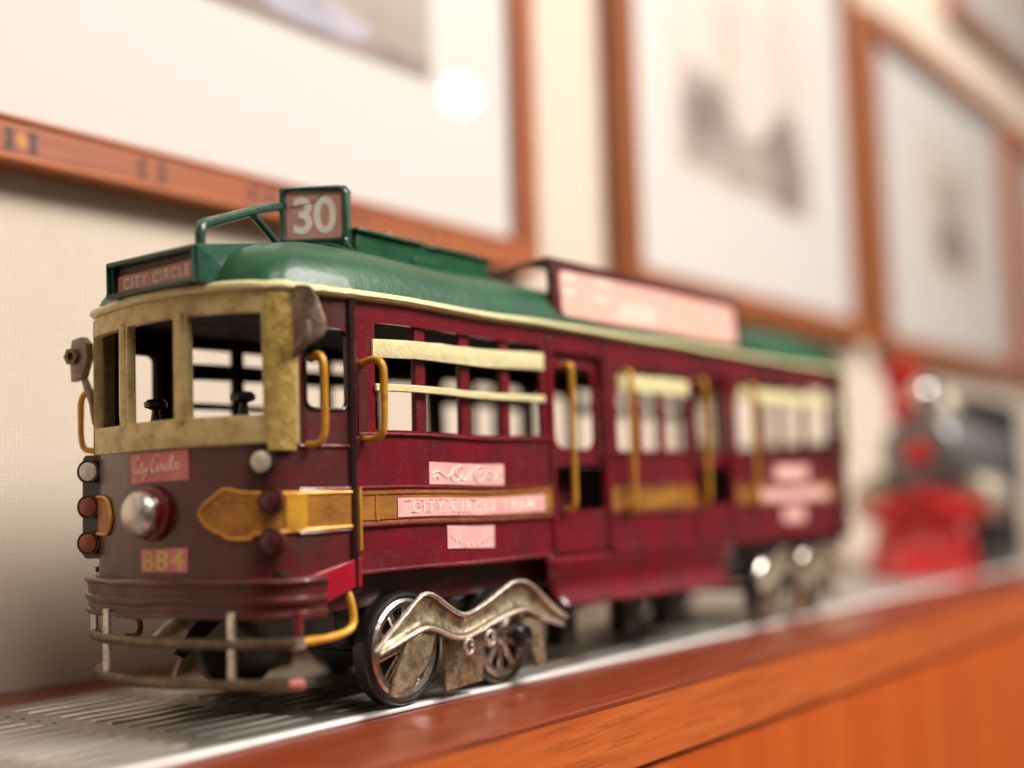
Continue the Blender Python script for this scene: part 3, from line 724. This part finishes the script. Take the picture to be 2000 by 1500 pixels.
# --- destination box over the windscreen
bm = bmesh.new()
F = [(-4.35, 6.35, 13.42), (-4.35, 2.15, 13.42), (-4.45, 2.12, 14.58), (-4.45, 6.4, 14.58)]
B = [(-3.0, 6.3, 13.5), (-2.6, 2.2, 13.5), (1.2, 3.2, 15.62), (1.2, 5.7, 15.62)]
Bl = [(-.6, 6.2, 14.6), (-.6, 2.5, 14.6)]
vf = [bm.verts.new(p) for p in F]; vb = [bm.verts.new(p) for p in B]; vl = [bm.verts.new(p) for p in Bl]
fi = [bm.verts.new((-4.46, y, z)) for y, z in ((6.15, 13.56), (2.38, 13.56), (2.38, 14.42), (6.15, 14.42))]
bi = [bm.verts.new((-4.2, y, z)) for y, z in ((6.15, 13.56), (2.38, 13.56), (2.38, 14.42), (6.15, 14.42))]
for k in range(4):
    bm.faces.new((vf[k], vf[(k + 1) % 4], fi[(k + 1) % 4], fi[k])); bm.faces.new((fi[k], fi[(k + 1) % 4], bi[(k + 1) % 4], bi[k]))
bm.faces.new(bi)
bm.faces.new((vf[0], vf[1], vb[1], vb[0])); bm.faces.new((vf[1], vf[2], vb[2], vl[1], vb[1])); bm.faces.new((vf[2], vf[3], vb[3], vb[2])); bm.faces.new((vf[3], vf[0], vb[0], vl[0], vb[3]))
db = T('destination_box', bm, M['green_dark'], smooth=False, bevel=.03)
bm = bmesh.new(); tube(bm, [(-4.46, 6.3, 13.5), (-4.46, 2.22, 13.5), (-4.5, 2.22, 14.5), (-4.5, 6.3, 14.5)], .09, 8, closed=True, lump=.25); T('box_rim', bm, M['green_dark'], parent=db)
bm = bmesh.new(); box(bm, -4.25, -4.21, 2.4, 6.12, 13.58, 14.4); T('sign_backing', bm, M['dark_panel'], parent=db)
fnd = lambda u, v, w: (-4.27 - w, 4.25 - u, 13.87 + v + .01 * u)
pp = label_paper(db, fnd, 3.7, .56, M['paper_route'])
bm = bmesh.new(); text(bm, 'CITY CIRCLE', -1.55, 1.6, -.18, .18, fnd, .028, .004, space=1.25); T('lettering', bm, M['ink_cream'], parent=pp)

# --- route number box
nb = Vector((-.86, -.51, 0)).normalized(); rt = Vector((-nb.y, nb.x, 0)); rt = rt if rt.dot(right) > 0 else -rt
c30 = Vector((1.95, 3.55, 16.74))
def f30(u, v, w): return tuple(c30 + rt * u + Vector((0, 0, 1)) * v + nb * w)
bm = bmesh.new()
sheet(bm, rrect(-1.22, 1.22, -1.0, 1.02, .12), [rrect(-1.04, 1.04, -.82, .86, .05)], .55, lambda u, v, w: f30(u, v, w - .5))
rb = T('route_box', bm, M['green_dark'], smooth=False, bevel=.03)
bm = bmesh.new(); sheet(bm, rrect(-1.0, 1.0, -.8, .82, .02), [], .06, lambda u, v, w: f30(u, v, w - .1)); T('sign_backing', bm, M['green_dark'], parent=rb)
bm = bmesh.new()
tube(bm, [f30(u, v, .05) for u, v in rrect(-1.12, 1.12, -.92, .94, .22, 4)], .10, 10, closed=True, lump=.2)
tube(bm, [f30(1.08, -.7, .02), f30(1.12, -.95, .05), f30(1.3, -1.25, .2), f30(1.52, -1.55, .35), f30(1.7, -1.95, .5)], lambda t: .11 - .05 * t, 10, curve=5)
T('wire_frame', bm, M['green_dark'], parent=rb)
def f30p(u, v, w): return f30(u + .04, v + .01 + .008 * u, w + .0)
pp = label_paper(rb, f30p, 2.02, 1.68, M['paper_route'])
bm = bmesh.new(); text(bm, '30', -.76, .76, -.66, .66, f30p, .027, .022, space=.95); T('lettering', bm, M['ink_cream'], parent=pp)
bm = bmesh.new(); stroke(bm, [(-.92, .34), (-.7, .30), (-.4, .38), (-.1, .46), (.1, .55), (.32, .74)], .016, f30p, .03, 3); stroke(bm, [(-.55, -.05), (-.5, -.2)], .012, f30p, .03, 0); T('paper_crack', bm, M['crack'], parent=pp)

# --- bent tube rail on the roof front
bm = bmesh.new()
top = c30 - rt * 1.15 + Vector((0, 0, .42)) - nb * .2
tube(bm, [(-3.9, 2.6, 14.45), (-3.9, 2.6, 15.05), (-3.72, 2.68, 15.35), (-3.3, 2.85, 15.52), (-1.6, 3.45, 16.15), (-.4, 3.9, 16.6), (.3, 4.15, 16.82), tuple(top)], .17, 10, curve=6)
rl = T('roof_rail', bm, M['green_dust'])
bm = bmesh.new(); tube(bm, [(-.75, 3.6, 16.28), (1.1, 4.1, 15.35)], .13, 10); T('rail_strut', bm, M['green_dark'], parent=rl)

# --- advertising board on the roof
def fb(u, v, w): return (11.75 + u, .30 - w + (v - 13.75) * .08, v)
bm = bmesh.new(); sheet(bm, rrect(0, 16.4, 13.62, 16.15, .25), [], .22, fb, cut=1.5); ab = T('advert_board', bm, M['maroon_dark'], bevel=.04)
bm = bmesh.new(); sheet(bm, [(0, .3), (16.4, .3), (16.4, 1.5), (0, 1.5)], [], .08, lambda u, v, w: (11.75 + u, v + .1, 16.14 + w - (v - .3) * .1)); T('board_top', bm, M['maroon_dark'], parent=ab)
bm = bmesh.new(); sheet(bm, rrect(.45, 15.8, 13.85, 15.70, .3), [], .03, lambda u, v, w: fb(u, v, w + .225), cut=1.5); bp = T('board_paper', bm, M['paper_board'], parent=ab)
bm = bmesh.new()
for u0, u1, v in ((.6, 1.6, 15.45), (.6, 1.5, 14.85), (3.0, 4.4, 15.5), (3.0, 4.0, 14.8), (5.0, 8.0, 14.65), (4.6, 7.8, 14.25)):
    sheet(bm, rrect(u0, u1, v - .14, v + .14, .05), [], .012, lambda u, w_, w: fb(u, w_, w + .258))
T('faded_print', bm, M['ink_pale'], parent=bp)
for x in (11.8, 28.1):
    bm = bmesh.new(); tube(bm, [(x, 4.4, 15.6), (x + .03, 2.4, 16.0), (x, .45, 16.15), (x, .32, 13.7)], .1, 8); T('board_stay', bm, M['maroon_dark'], parent=ab)

# --- hand rails
def grab(pts, r, mat='gold', name='grab_rail', curve=5, **k):
    bm = bmesh.new(); tube(bm, pts, r, 10, curve=curve, lump=.15); return T(name, bm, M[mat], amp=0, **k)
grab([(.42, .0, 11.12), (.42, -.55, 11.2), (.45, -.85, 10.95), (.45, -.88, 10.2), (.45, -.86, 9.2), (.43, -.75, 8.8), (.42, -.4, 8.68), (.42, 0, 8.7)], .125)
grab([(-1.72, .2, 11.15), (-1.72, -.15, 11.25), (-1.72, -.38, 11.0), (-1.72, -.42, 10.2), (-1.72, -.40, 9.0), (-1.75, -.3, 8.62), (-1.85, -.1, 8.5), (-1.95, .15, 8.5)], .11)
for x in (11.85, 16.35, 22.95, 28.1):
    grab([(x, .0, 11.75), (x, -.3, 11.8), (x, -.46, 11.5), (x, -.46, 9.5), (x, -.46, 7.0), (x - .02, -.44, 6.4), (x - .03, -.3, 6.15), (x - .03, 0, 6.2)], .13)
grab([(-2.8, 9.2, 10.6), (-2.9, 9.6, 10.75), (-3.0, 9.85, 10.5), (-3.0, 9.9, 9.9), (-3.0, 9.88, 9.2), (-2.95, 9.75, 8.8), (-2.8, 9.3, 8.7)], .11)
grab([(38.6, W, 11.6), (38.6, W + .46, 11.4), (38.6, W + .46, 9), (38.6, W, 7)], .12)

bm = bmesh.new(); box(bm, .18, .62, -.04, .0, 8.95, 10.95); T('rail_backing', bm, M['maroon_dark'], bevel=.02)
# --- mirror arm and nut on the far corner, solder bracket on the near corner
bm = bmesh.new(); tube(bm, [(-2.9, 9.2, 9.6), (-2.95, 9.35, 10.4), (-3.0, 9.65, 11.1), (-3.05, 9.85, 11.6), (-3.1, 9.8, 12.2)], .12, 8, curve=4, lump=.3)
ma = T('mirror_arm', bm, M['stone'], amp=0)
bm = bmesh.new(); sheet(bm, [(-.34, -.9), (.12, -.8), (.36, -.2), (.34, .3), (.1, .52), (-.3, .45), (-.42, 0)], [], .22, lambda u, v, w: (-3.0 - w + .1 * u, 9.68 - u, 12.05 + v), edge=.04); T('mirror_back', bm, M['stone'], parent=ma, amp=0)
bm = bmesh.new(); lathe(bm, [(0, .30), (.26, .30), (.26, .15), (.12, .13)], (-3.2, 9.92, 11.95), (-1, -.2, 0), 6); T('hex_nut', bm, M['tube'], parent=ma, amp=0)
bm = bmesh.new()
brk = [(-.62, .95), (-.1, 1.06), (.45, .98), (.72, .35), (.86, -.15), (.75, -.5), (.25, -.82), (-.30, -1.35), (-.66, -1.5), (-.62, -.7), (-.78, .3)]
bnr = Vector((-.75, -.66, 0)); brt = Vector((.66, -.75, 0))
def fbr(u, v, w): 
    p = Vector((-2.25, .10, 12.32)) + brt * u * .95 + Vector((0, 0, v * .93)) + bnr * w
    return tuple(p + Vector((0, 0, 0)) + bnr * (.22 * math.sin(u * 2.2 + .6) + .06 * noise.noise(Vector((u, v, 0)))))
brk = [(p.x, p.y) for p in smooth_path([(a, b, 0) for a, b in brk], 4, True)]
sheet(bm, brk, [], .16, fbr, edge=.04, cut=.2)
bk = T('corner_bracket', bm, M['stone'], amp=.12)
bm = bmesh.new(); tube(bm, [fbr(.30, -.1, .35), fbr(.3, -.5, .33), fbr(0, -1.0, .3)], .14, 8, curve=3, lump=.5); T('solder_lump', bm, M['stone'], parent=bk, amp=.05)

# --- driver's controllers
for y, z, mt in ((6.3, 10.2, 'seam'), (2.1, 10.15, 'black')):
    bm = bmesh.new(); lathe(bm, [(-5.8, .32), (-2.2, .32), (-.9, .22), (-.35, .12), (-.28, .14), (-.2, .36), (-.05, .38), (.06, .26), (.08, 0)], (-2.7, y, z), (0, 0, 1), 20)
    T('controller', bm, M[mt], amp=0)

# --- bumper, step panels and fender bars
bm = bmesh.new()
def ring_strip(prof, ua, ub, n=46):
    rows = []
    for k in range(n + 1):
        u = ua + (ub - ua) * k / n; e = min(1, min(k, n - k) / 3)
        rows.append([bm.verts.new(f1(u, z + .06 * noise.noise(Vector((u * .7, z * 2, 0))), o_ * (.6 + .4 * e) + .04 * noise.noise(Vector((u, z * 2, 5))))) for o_, z in prof])
    for a, b in zip(rows[:-1], rows[1:]):
        for k in range(len(prof) - 1): bm.faces.new((a[k], a[k + 1], b[k + 1], b[k]))
    bm.faces.new(rows[0]); bm.faces.new(rows[-1])
ring_strip([(0, 4.56), (.42, 4.54), (.47, 4.47), (.46, 4.38), (.36, 4.33), (.34, 4.02), (.44, 3.97), (.46, 3.88), (.44, 3.80), (.35, 3.76), (.35, 3.56), (.44, 3.52), (.45, 3.42), (.40, 3.36), (0, 3.35)], uA * .62, U - uA * .5)
T('bumper', bm, M['maroon_dark'])
bm = bmesh.new(); sheet(bm, [(-2.05, 4.55), (.12, 5.0), (.12, 4.08), (-.2, 4.08), (-2.05, 3.5)], [], .1, lambda u, v, w: (u, .0 - w - .02 + .10 * (-u) * .4, v)); T('step_panel', bm, M['crimson'], amp=0, bevel=.03)
grab([(-.35, .15, 4.1), (-.30, -.05, 3.5), (-.35, -.12, 3.0), (-.7, -.18, 2.78), (-1.6, -.25, 2.68), (-2.75, -.32, 2.68)], .13, name='step_loop')
bm = bmesh.new(); tube(bm, [(-2.85, -.30, 3.55), (-2.85, -.3, 2.6)], .13, 8); T('step_hanger', bm, M['maroon'], amp=0)
bm = bmesh.new(); tube(bm, [(-2.85, -.30, 2.82), (-2.85, -.3, 2.5)], .2, 8); T('solder_joint', bm, M['rim'], amp=0)
bars = {2.68: [(-2.9, -.3), (-3.75, .8), (-4.35, 2.4), (-4.62, 4.3), (-4.45, 6.2), (-3.95, 7.7), (-3.3, 8.8), (-2.95, 9.15)],
        1.52: [(-2.95, -.5), (-3.75, .7), (-4.35, 2.3), (-4.62, 4.2), (-4.5, 6.0), (-4.05, 7.3), (-3.45, 8.3), (-3.1, 8.6)]}
for z, pts in bars.items():
    grab([(x, y, z) for x, y in pts], .16, 'tube', 'fender_bar', 6)
for (x, y, z0) in ((-4.28, 6.75, 1.5), (-3.98, 1.3, 1.5), (-3.55, 8.4, 2.6)):
    bm = bmesh.new(); box(bm, x - .06, x + .06, y - .15, y + .15, z0, 3.6); T('fender_strap', bm, M['chrome'], amp=0, bevel=.03)
bm = bmesh.new(); lathe(bm, [(-.2, .13), (.2, .17), (.25, 0)], (-3.1, -.45, 1.52), (1, -1, 0), 8); T('bar_tip', bm, M['paper_front'], amp=0)
grab([(-2.6, 7.6, 3.5), (-2.5, 7.4, 2.9), (-2.8, 7.2, 2.6), (-3.2, 7.3, 2.6)], .1, 'gold_dull', 'step_loop')

# --- chassis
bm = bmesh.new(); box(bm, -2.6, L + 2.6, .8, W - .8, 3.3, 4.6); ch = T('chassis', bm, M['maroon_dark'], bevel=.06)
for xa in (.2, 27.8):
    bm = bmesh.new(); box(bm, xa, xa + 10.2, 1.1, W - 1.1, 2.2, 3.35); T('chassis_beam', bm, M['black'], parent=ch, bevel=.06)
bm = bmesh.new(); box(bm, -3.0, L + 3, .3, W - .3, 4.62, 4.8); T('floor', bm, M['inner'])
bm = bmesh.new(); sheet(bm, [(-2.2, 1.9), (-1.9, 1.75), (.4, 3.3), (-.8, 3.3)], [], .2, lambda u, v, w: (u + .3, 6.3 + w, v)); T('life_guard', bm, M['black'], amp=0)
for x in (15.2, 20.2, 24.0):
    bm = bmesh.new(); box(bm, x - .5, x + .5, 2.2, 3.2, .5, 2.6); box(bm, x - .9, x + .9, 2.0, 5.0, 2.0, 3.3); T('underfloor_box', bm, M['black'], parent=ch, bevel=.08)

# --- skirts between the bogies
for yy, sgn in ((0, 1), (W, -1)):
    bm = bmesh.new(); rows = []
    prof = [(.16, 4.5), (.02, 4.34), (.0, 4.15), (.16, 3.8), (.30, 3.4), (.26, 3.05), (.08, 2.75), (-.08, 2.6), (-.04, 2.52), (.25, 2.54)]
    N_ = 24
    for k in range(N_ + 1):
        t = k / N_
        rows.append([bm.verts.new((10.35 + (16.2) * t + (1 - 2 * t) * (4.4 - z) * .52, yy + sgn * o_, z - .30 * t * (4.5 - z) / 2.3)) for o_, z in prof])
    for a, b in zip(rows[:-1], rows[1:]):
        for k in range(len(prof) - 1): bm.faces.new((a[k], a[k + 1], b[k + 1], b[k]))
    o = T('side_skirt', bm, M['maroon'], angle=60); so = o.modifiers.new('solid', 'SOLIDIFY'); so.thickness = .06 * S

# --- wheels
def wheel(x, r, y, sgn):
    c = Vector((x, y, r + .02))
    e = bpy.data.objects.new('wheel', None); col.objects.link(e); e.parent = tram; ORG[e.name] = c; e.location = (c - ORG[tram.name]) * S; e.empty_display_size = .01
    ax = (0, -sgn, 0)
    bm = bmesh.new(); lathe(bm, [(-.45, r * .84), (-.45, r), (-.05, r), (.05, r * .985), (.13, r * .955), (.16, r * .91), (.12, r * .86), (-.1, r * .84)], c, ax, 48); finish('tyre', bm, M['black'], e, amp=0)
    bm = bmesh.new(); pr = [(-.1, r * .85), (.12, r * .86), (.20, r * .81), (.16, r * .72), (-.05, r * .68), (-.15, r * .72), (-.12, r * .85)]
    ringlathe = pr + [pr[0]]
    # closed torus-like rim
    rings = []
    for h, rad in pr: rings.append([bm.verts.new(c + Vector(ax) * h + Vector((math.cos(2 * math.pi * k / 44), 0, math.sin(2 * math.pi * k / 44))) * rad) for k in range(44)])
    for i in range(len(rings)):
        A, B_ = rings[i], rings[(i + 1) % len(rings)]
        for k in range(44): bm.faces.new((A[k], A[(k + 1) % 44], B_[(k + 1) % 44], B_[k]))
    finish('rim', bm, M['chrome'], e, amp=0)
    bm = bmesh.new()
    for k in range(10):
        a = 2 * math.pi * k / 10 + .2; dr = Vector((math.cos(a), 0, math.sin(a)))
        tube(bm, [c + dr * r * .15, c + dr * r * .76], lambda t: .10 + .03 * t, 8)
    finish('spokes', bm, M['chrome'], e, amp=0)
    bm = bmesh.new(); lathe(bm, [(-.3, .3 * r / 1.9), (.1, .38 * r / 1.9), (.22, .33 * r / 1.9), (.25, .18), (.34, .16), (.36, 0)], c, ax, 24); finish('hub', bm, M['chrome'], e, amp=0)
    bm = bmesh.new(); lathe(bm, [(-.44, r * .79), (-.40, r * .79)], c, ax, 36); finish('back_plate', bm, M['black'], e, amp=0)
for x, r in ((2.55, 1.88), (7.95, 1.74), (30.4, 1.74), (35.6, 1.88)):
    wheel(x, r, .42, 1); wheel(x, r, W - .42 - .4, -1)
for x, r in ((2.55, 1.88), (7.95, 1.74), (30.4, 1.74), (35.6, 1.88)):
    bm = bmesh.new(); tube(bm, [(x, .6, r), (x, W - .6, r)], .2, 10); T('axle', bm, M['black'], amp=0)

# --- bogie side frames, stamped and wavy
upper = [(.10, 2.10), (1.25, 2.88), (2.35, 3.62), (2.75, 3.66), (3.1, 3.55), (3.7, 3.2), (4.41, 2.86), (4.95, 2.86), (5.9, 3.15), (6.8, 3.5), (7.4, 3.70), (8.1, 3.68), (8.6, 3.50), (9.1, 3.18), (10.0, 2.60), (10.75, 2.18)]
lower = [(.32, 2.0), (1.6, 2.35), (2.5, 2.56), (3.0, 2.50), (3.4, 2.36), (4.13, 2.10), (4.9, 2.08), (6.2, 2.40), (7.5, 2.66), (8.1, 2.68), (8.5, 2.6), (9.3, 2.25), (10.5, 1.95)]
def resample(pts, n):
    q = smooth_path([(a, b, 0) for a, b in pts], 6); cm = [0]
    for a, b in zip(q[:-1], q[1:]): cm.append(cm[-1] + (b - a).length)
    out = []
    for k in range(n):
        s_ = cm[-1] * k / (n - 1); i = 0
        while i < len(cm) - 2 and cm[i + 1] < s_: i += 1
        out.append(q[i].lerp(q[i + 1], (s_ - cm[i]) / (cm[i + 1] - cm[i])))
    return out
def bogie(X, sgn_x, yy, sgn):
    """X(x) maps the bogie's own x; yy side plane, sgn into the body"""
    N_ = 44; up_ = resample(upper, N_); lo = resample(lower, N_)
    bm = bmesh.new(); rows = []
    def yd(a): return yy - sgn * (.55 - .16 * math.sin(math.pi * a))
    for a, b in zip(up_, lo):
        rows.append([bm.verts.new((X(a.x + (b.x - a.x) * t), yd(t), a.y + (b.y - a.y) * t)) for t in (0, .2, .4, .6, .8, 1)])
    for A, B_ in zip(rows[:-1], rows[1:]):
        for k in range(5): bm.faces.new((A[k], A[k + 1], B_[k + 1], B_[k]))
    o = T('bogie_frame', bm, M['brass'], amp=0); so = o.modifiers.new('solid', 'SOLIDIFY'); so.thickness = .07 * S
    for pts in (up_, lo):
        bm = bmesh.new(); tube(bm, [(X(p.x), yy - sgn * .60, p.y) for p in pts], .085, 8, lump=.15); T('bright_edge', bm, M['rim'], parent=o, amp=0)
    def plate(pts, off, mat, th=.1, bend=0, name='brake_plate'):
        bm = bmesh.new(); xm = sum(p[0] for p in pts) / len(pts)
        sheet(bm, pts, [], th, lambda u, v, w: (X(u), yy - sgn * (off + w - bend * (u - xm) ** 2), v), edge=.02, cut=.25); return T(name, bm, M[mat], amp=0)
    plate([(1.75, 2.25), (3.1, 2.45), (2.95, 1.9), (2.6, 1.35), (1.95, .85), (1.35, .72), (.85, .62), (1.0, .95)], .42, 'brass')
    plate([(4.2, 2.15), (6.25, 2.0), (6.2, .42), (4.2, .32)], -.05, 'brass', name='centre_plate')
    plate([(8.0, 2.4), (8.9, 2.4), (9.35, 1.8), (9.55, .85), (9.3, .6), (8.85, .6), (8.6, 1.4)], .45, 'brass', bend=.35)
    for cx, cz in ((4.75, 1.75), (5.95, 1.9)):
        bm = bmesh.new(); q = [(X(cx + .24 * math.cos(a)), yy - sgn * .62, cz + .24 * math.sin(a)) for a in [2 * math.pi * k / 12 for k in range(12)]]; tube(bm, q, .09, 8, closed=True); T('ring_bolt', bm, M['rim'], amp=0)
    bm = bmesh.new(); lathe(bm, [(0, .42), (.25, .44), (.36, .36), (.38, .25), (.30, .2), (.34, 0)], (X(8.25), yy - sgn * .18, 1.75), (0, -sgn, 0), 28); T('journal_box', bm, M['black'], amp=0)
bogie(lambda x: x, 1, 0, 1); bogie(lambda x: x, 1, W, -1)
bogie(lambda x: 38.3 - x, -1, 0, 1); bogie(lambda x: 38.3 - x, -1, W, -1)

# ================================================================== TOY LOCOMOTIVE behind
lc = Vector((64, 3.6, 0))
loco = thing('toy_locomotive', 'toy steam locomotive with red cowcatcher and red chimney, standing behind the tram', 'toy locomotive', tuple(lc + Vector((8, 0, 0))))
YC = 3.5
def Lo(name, bm, mat, parent=None, **k): return finish(name, bm, mat, parent or loco, **k)
bm = bmesh.new()
apex = Vector((60.6, YC, .35))
rowt = [(63.8, YC + 3.2 * t, 6.4 - 2.0 * abs(t)) for t in [k / 7 for k in range(-7, 8)]]
rowb = [(60.6 + 2.6 * abs(t), YC + 3.9 * t, .35) for t in [k / 7 for k in range(-7, 8)]]
for a, b in zip(rowt, rowb): tube(bm, [a, ((a[0] * .75 + b[0] * .25), a[1] * .6 + b[1] * .4, 2.6), b], .15, 8, curve=4)
tube(bm, rowb, .26, 8); tube(bm, rowt, .3, 8)
cw = Lo('cowcatcher', bm, M['red'])
bm = bmesh.new(); A = [bm.verts.new((p[0] + .5, p[1] * .94 + YC * .06, p[2] - .2)) for p in rowt]; Mi = [bm.verts.new((a[0] * .75 + b[0] * .25 + .35, a[1] * .6 + b[1] * .4, 2.6)) for a, b in zip(rowt, rowb)]; Bq = [bm.verts.new((p[0] + .4, p[1], p[2])) for p in rowb]
for P_, Q_ in ((A, Mi), (Mi, Bq)):
    for k in range(len(P_) - 1): bm.faces.new((P_[k], P_[k + 1], Q_[k + 1], Q_[k]))
o = Lo('cowcatcher_back', bm, M['crimson'], parent=cw); so = o.modifiers.new('solid', 'SOLIDIFY'); so.thickness = .1 * S
bm = bmesh.new(); sheet(bm, [(YC - 4.3, 4.3), (YC + 4.3, 4.3), (YC + 4.3, 5.3), (YC + 1.7, 6.2), (YC - 1.7, 6.2), (YC - 4.3, 5.3)], [], .4, lambda u, v, w: (64.3 + w, u, v), edge=.05); Lo('buffer_beam', bm, M['red'])
bm = bmesh.new(); lathe(bm, [(0, 0), (.0, 2.2), (.15, 2.7), (.5, 2.95), (1.0, 3.1), (14, 3.1)], (64.2, YC + .2, 9.0), (1, 0, 0), 40); bo_ = Lo('boiler', bm, M['grey'])
bm = bmesh.new(); lathe(bm, [(0, 1.0), (.25, .95), (.35, .6), (.35, 0)], (64.2, YC + .2, 9.1), (-1, 0, 0), 24); Lo('smokebox_door', bm, M['red'], parent=bo_)
bm = bmesh.new(); lathe(bm, [(0, 1.0), (2.0, .85), (3.2, 1.3), (4.2, 1.55), (4.4, 1.35), (4.4, .5)], (66.2, YC + 1.9, 11.6), (0, 0, 1), 28); Lo('chimney', bm, M['red'])
bm = bmesh.new(); lathe(bm, [(0, 1.1), (-1.2, 1.15), (-1.4, 1.0), (-1.4, .1)], (65.4, YC - .45, 13.35), (1, 0, 0), 28); hl = Lo('headlamp', bm, M['navy'])  # made-up lamp body that carries the highlight dome
bm = bmesh.new(); lathe(bm, [(0, .95), (.25, .9), (.6, .6), (.75, .3), (.8, 0)], (63.98, YC - .45, 13.35), (-1, -.6, .2), 28); Lo('lamp_lens', bm, plain('white_highlight_dome', (.92, .88, .82), .12, .9), parent=hl)  # polished white dome added to stand for a reflected highlight
bm = bmesh.new(); box(bm, 74, 82, YC - 2.6, YC + 4.2, 5, 13.0); Lo('cab', bm, M['navy'], bevel=.3)
bm = bmesh.new(); sheet(bm, [(YC - 3.0, 12.6), (YC + 4.6, 12.6), (YC + 3.2, 13.4), (YC + .8, 13.8), (YC - 1.8, 13.4)], [], 9, lambda u, v, w: (73.5 + w, u, v)); Lo('cab_roof', bm, M['navy'])
for s in (-1, 1):
    bm = bmesh.new(); lathe(bm, [(0, 1.5), (.2, 1.75), (4.6, 1.75), (4.8, 1.4)], (65.6, YC + .2 + s * (4.1 if s > 0 else 3.2), 5.6), (1, 0, 0), 28); Lo('cylinder', bm, M['tan'])
    for x, r in ((67, 1.6), (71.5, 2.6), (77.5, 2.6)):
        bm = bmesh.new(); lathe(bm, [(-.3, 0), (-.3, r), (0, r + .15), (.4, r), (.4, r * .75), (.15, r * .72), (.15, .4), (.45, .35), (.45, 0)], (x, YC + s * (3.4 if s > 0 else 2.3), r + .15), (0, s, 0), 32); Lo('wheel', bm, M['black'])
    bm = bmesh.new(); box(bm, 65, 74, *sorted((YC + s * 2.4, YC + s * (4.4 if s > 0 else 3.2))), 7.3, 7.6); Lo('running_board', bm, M['grey'])
bm = bmesh.new(); box(bm, 64.5, 82, YC - 2.2, YC + 2.2, 2.4, 6.2); Lo('loco_frame', bm, M['black'], bevel=.1)
bm = bmesh.new(); lathe(bm, [(0, 1.2), (1.0, 1.2), (1.7, .8), (1.9, 0)], (70.2, YC + .2, 11.9), (0, 0, 1), 24); Lo('steam_dome', bm, M['tan'])
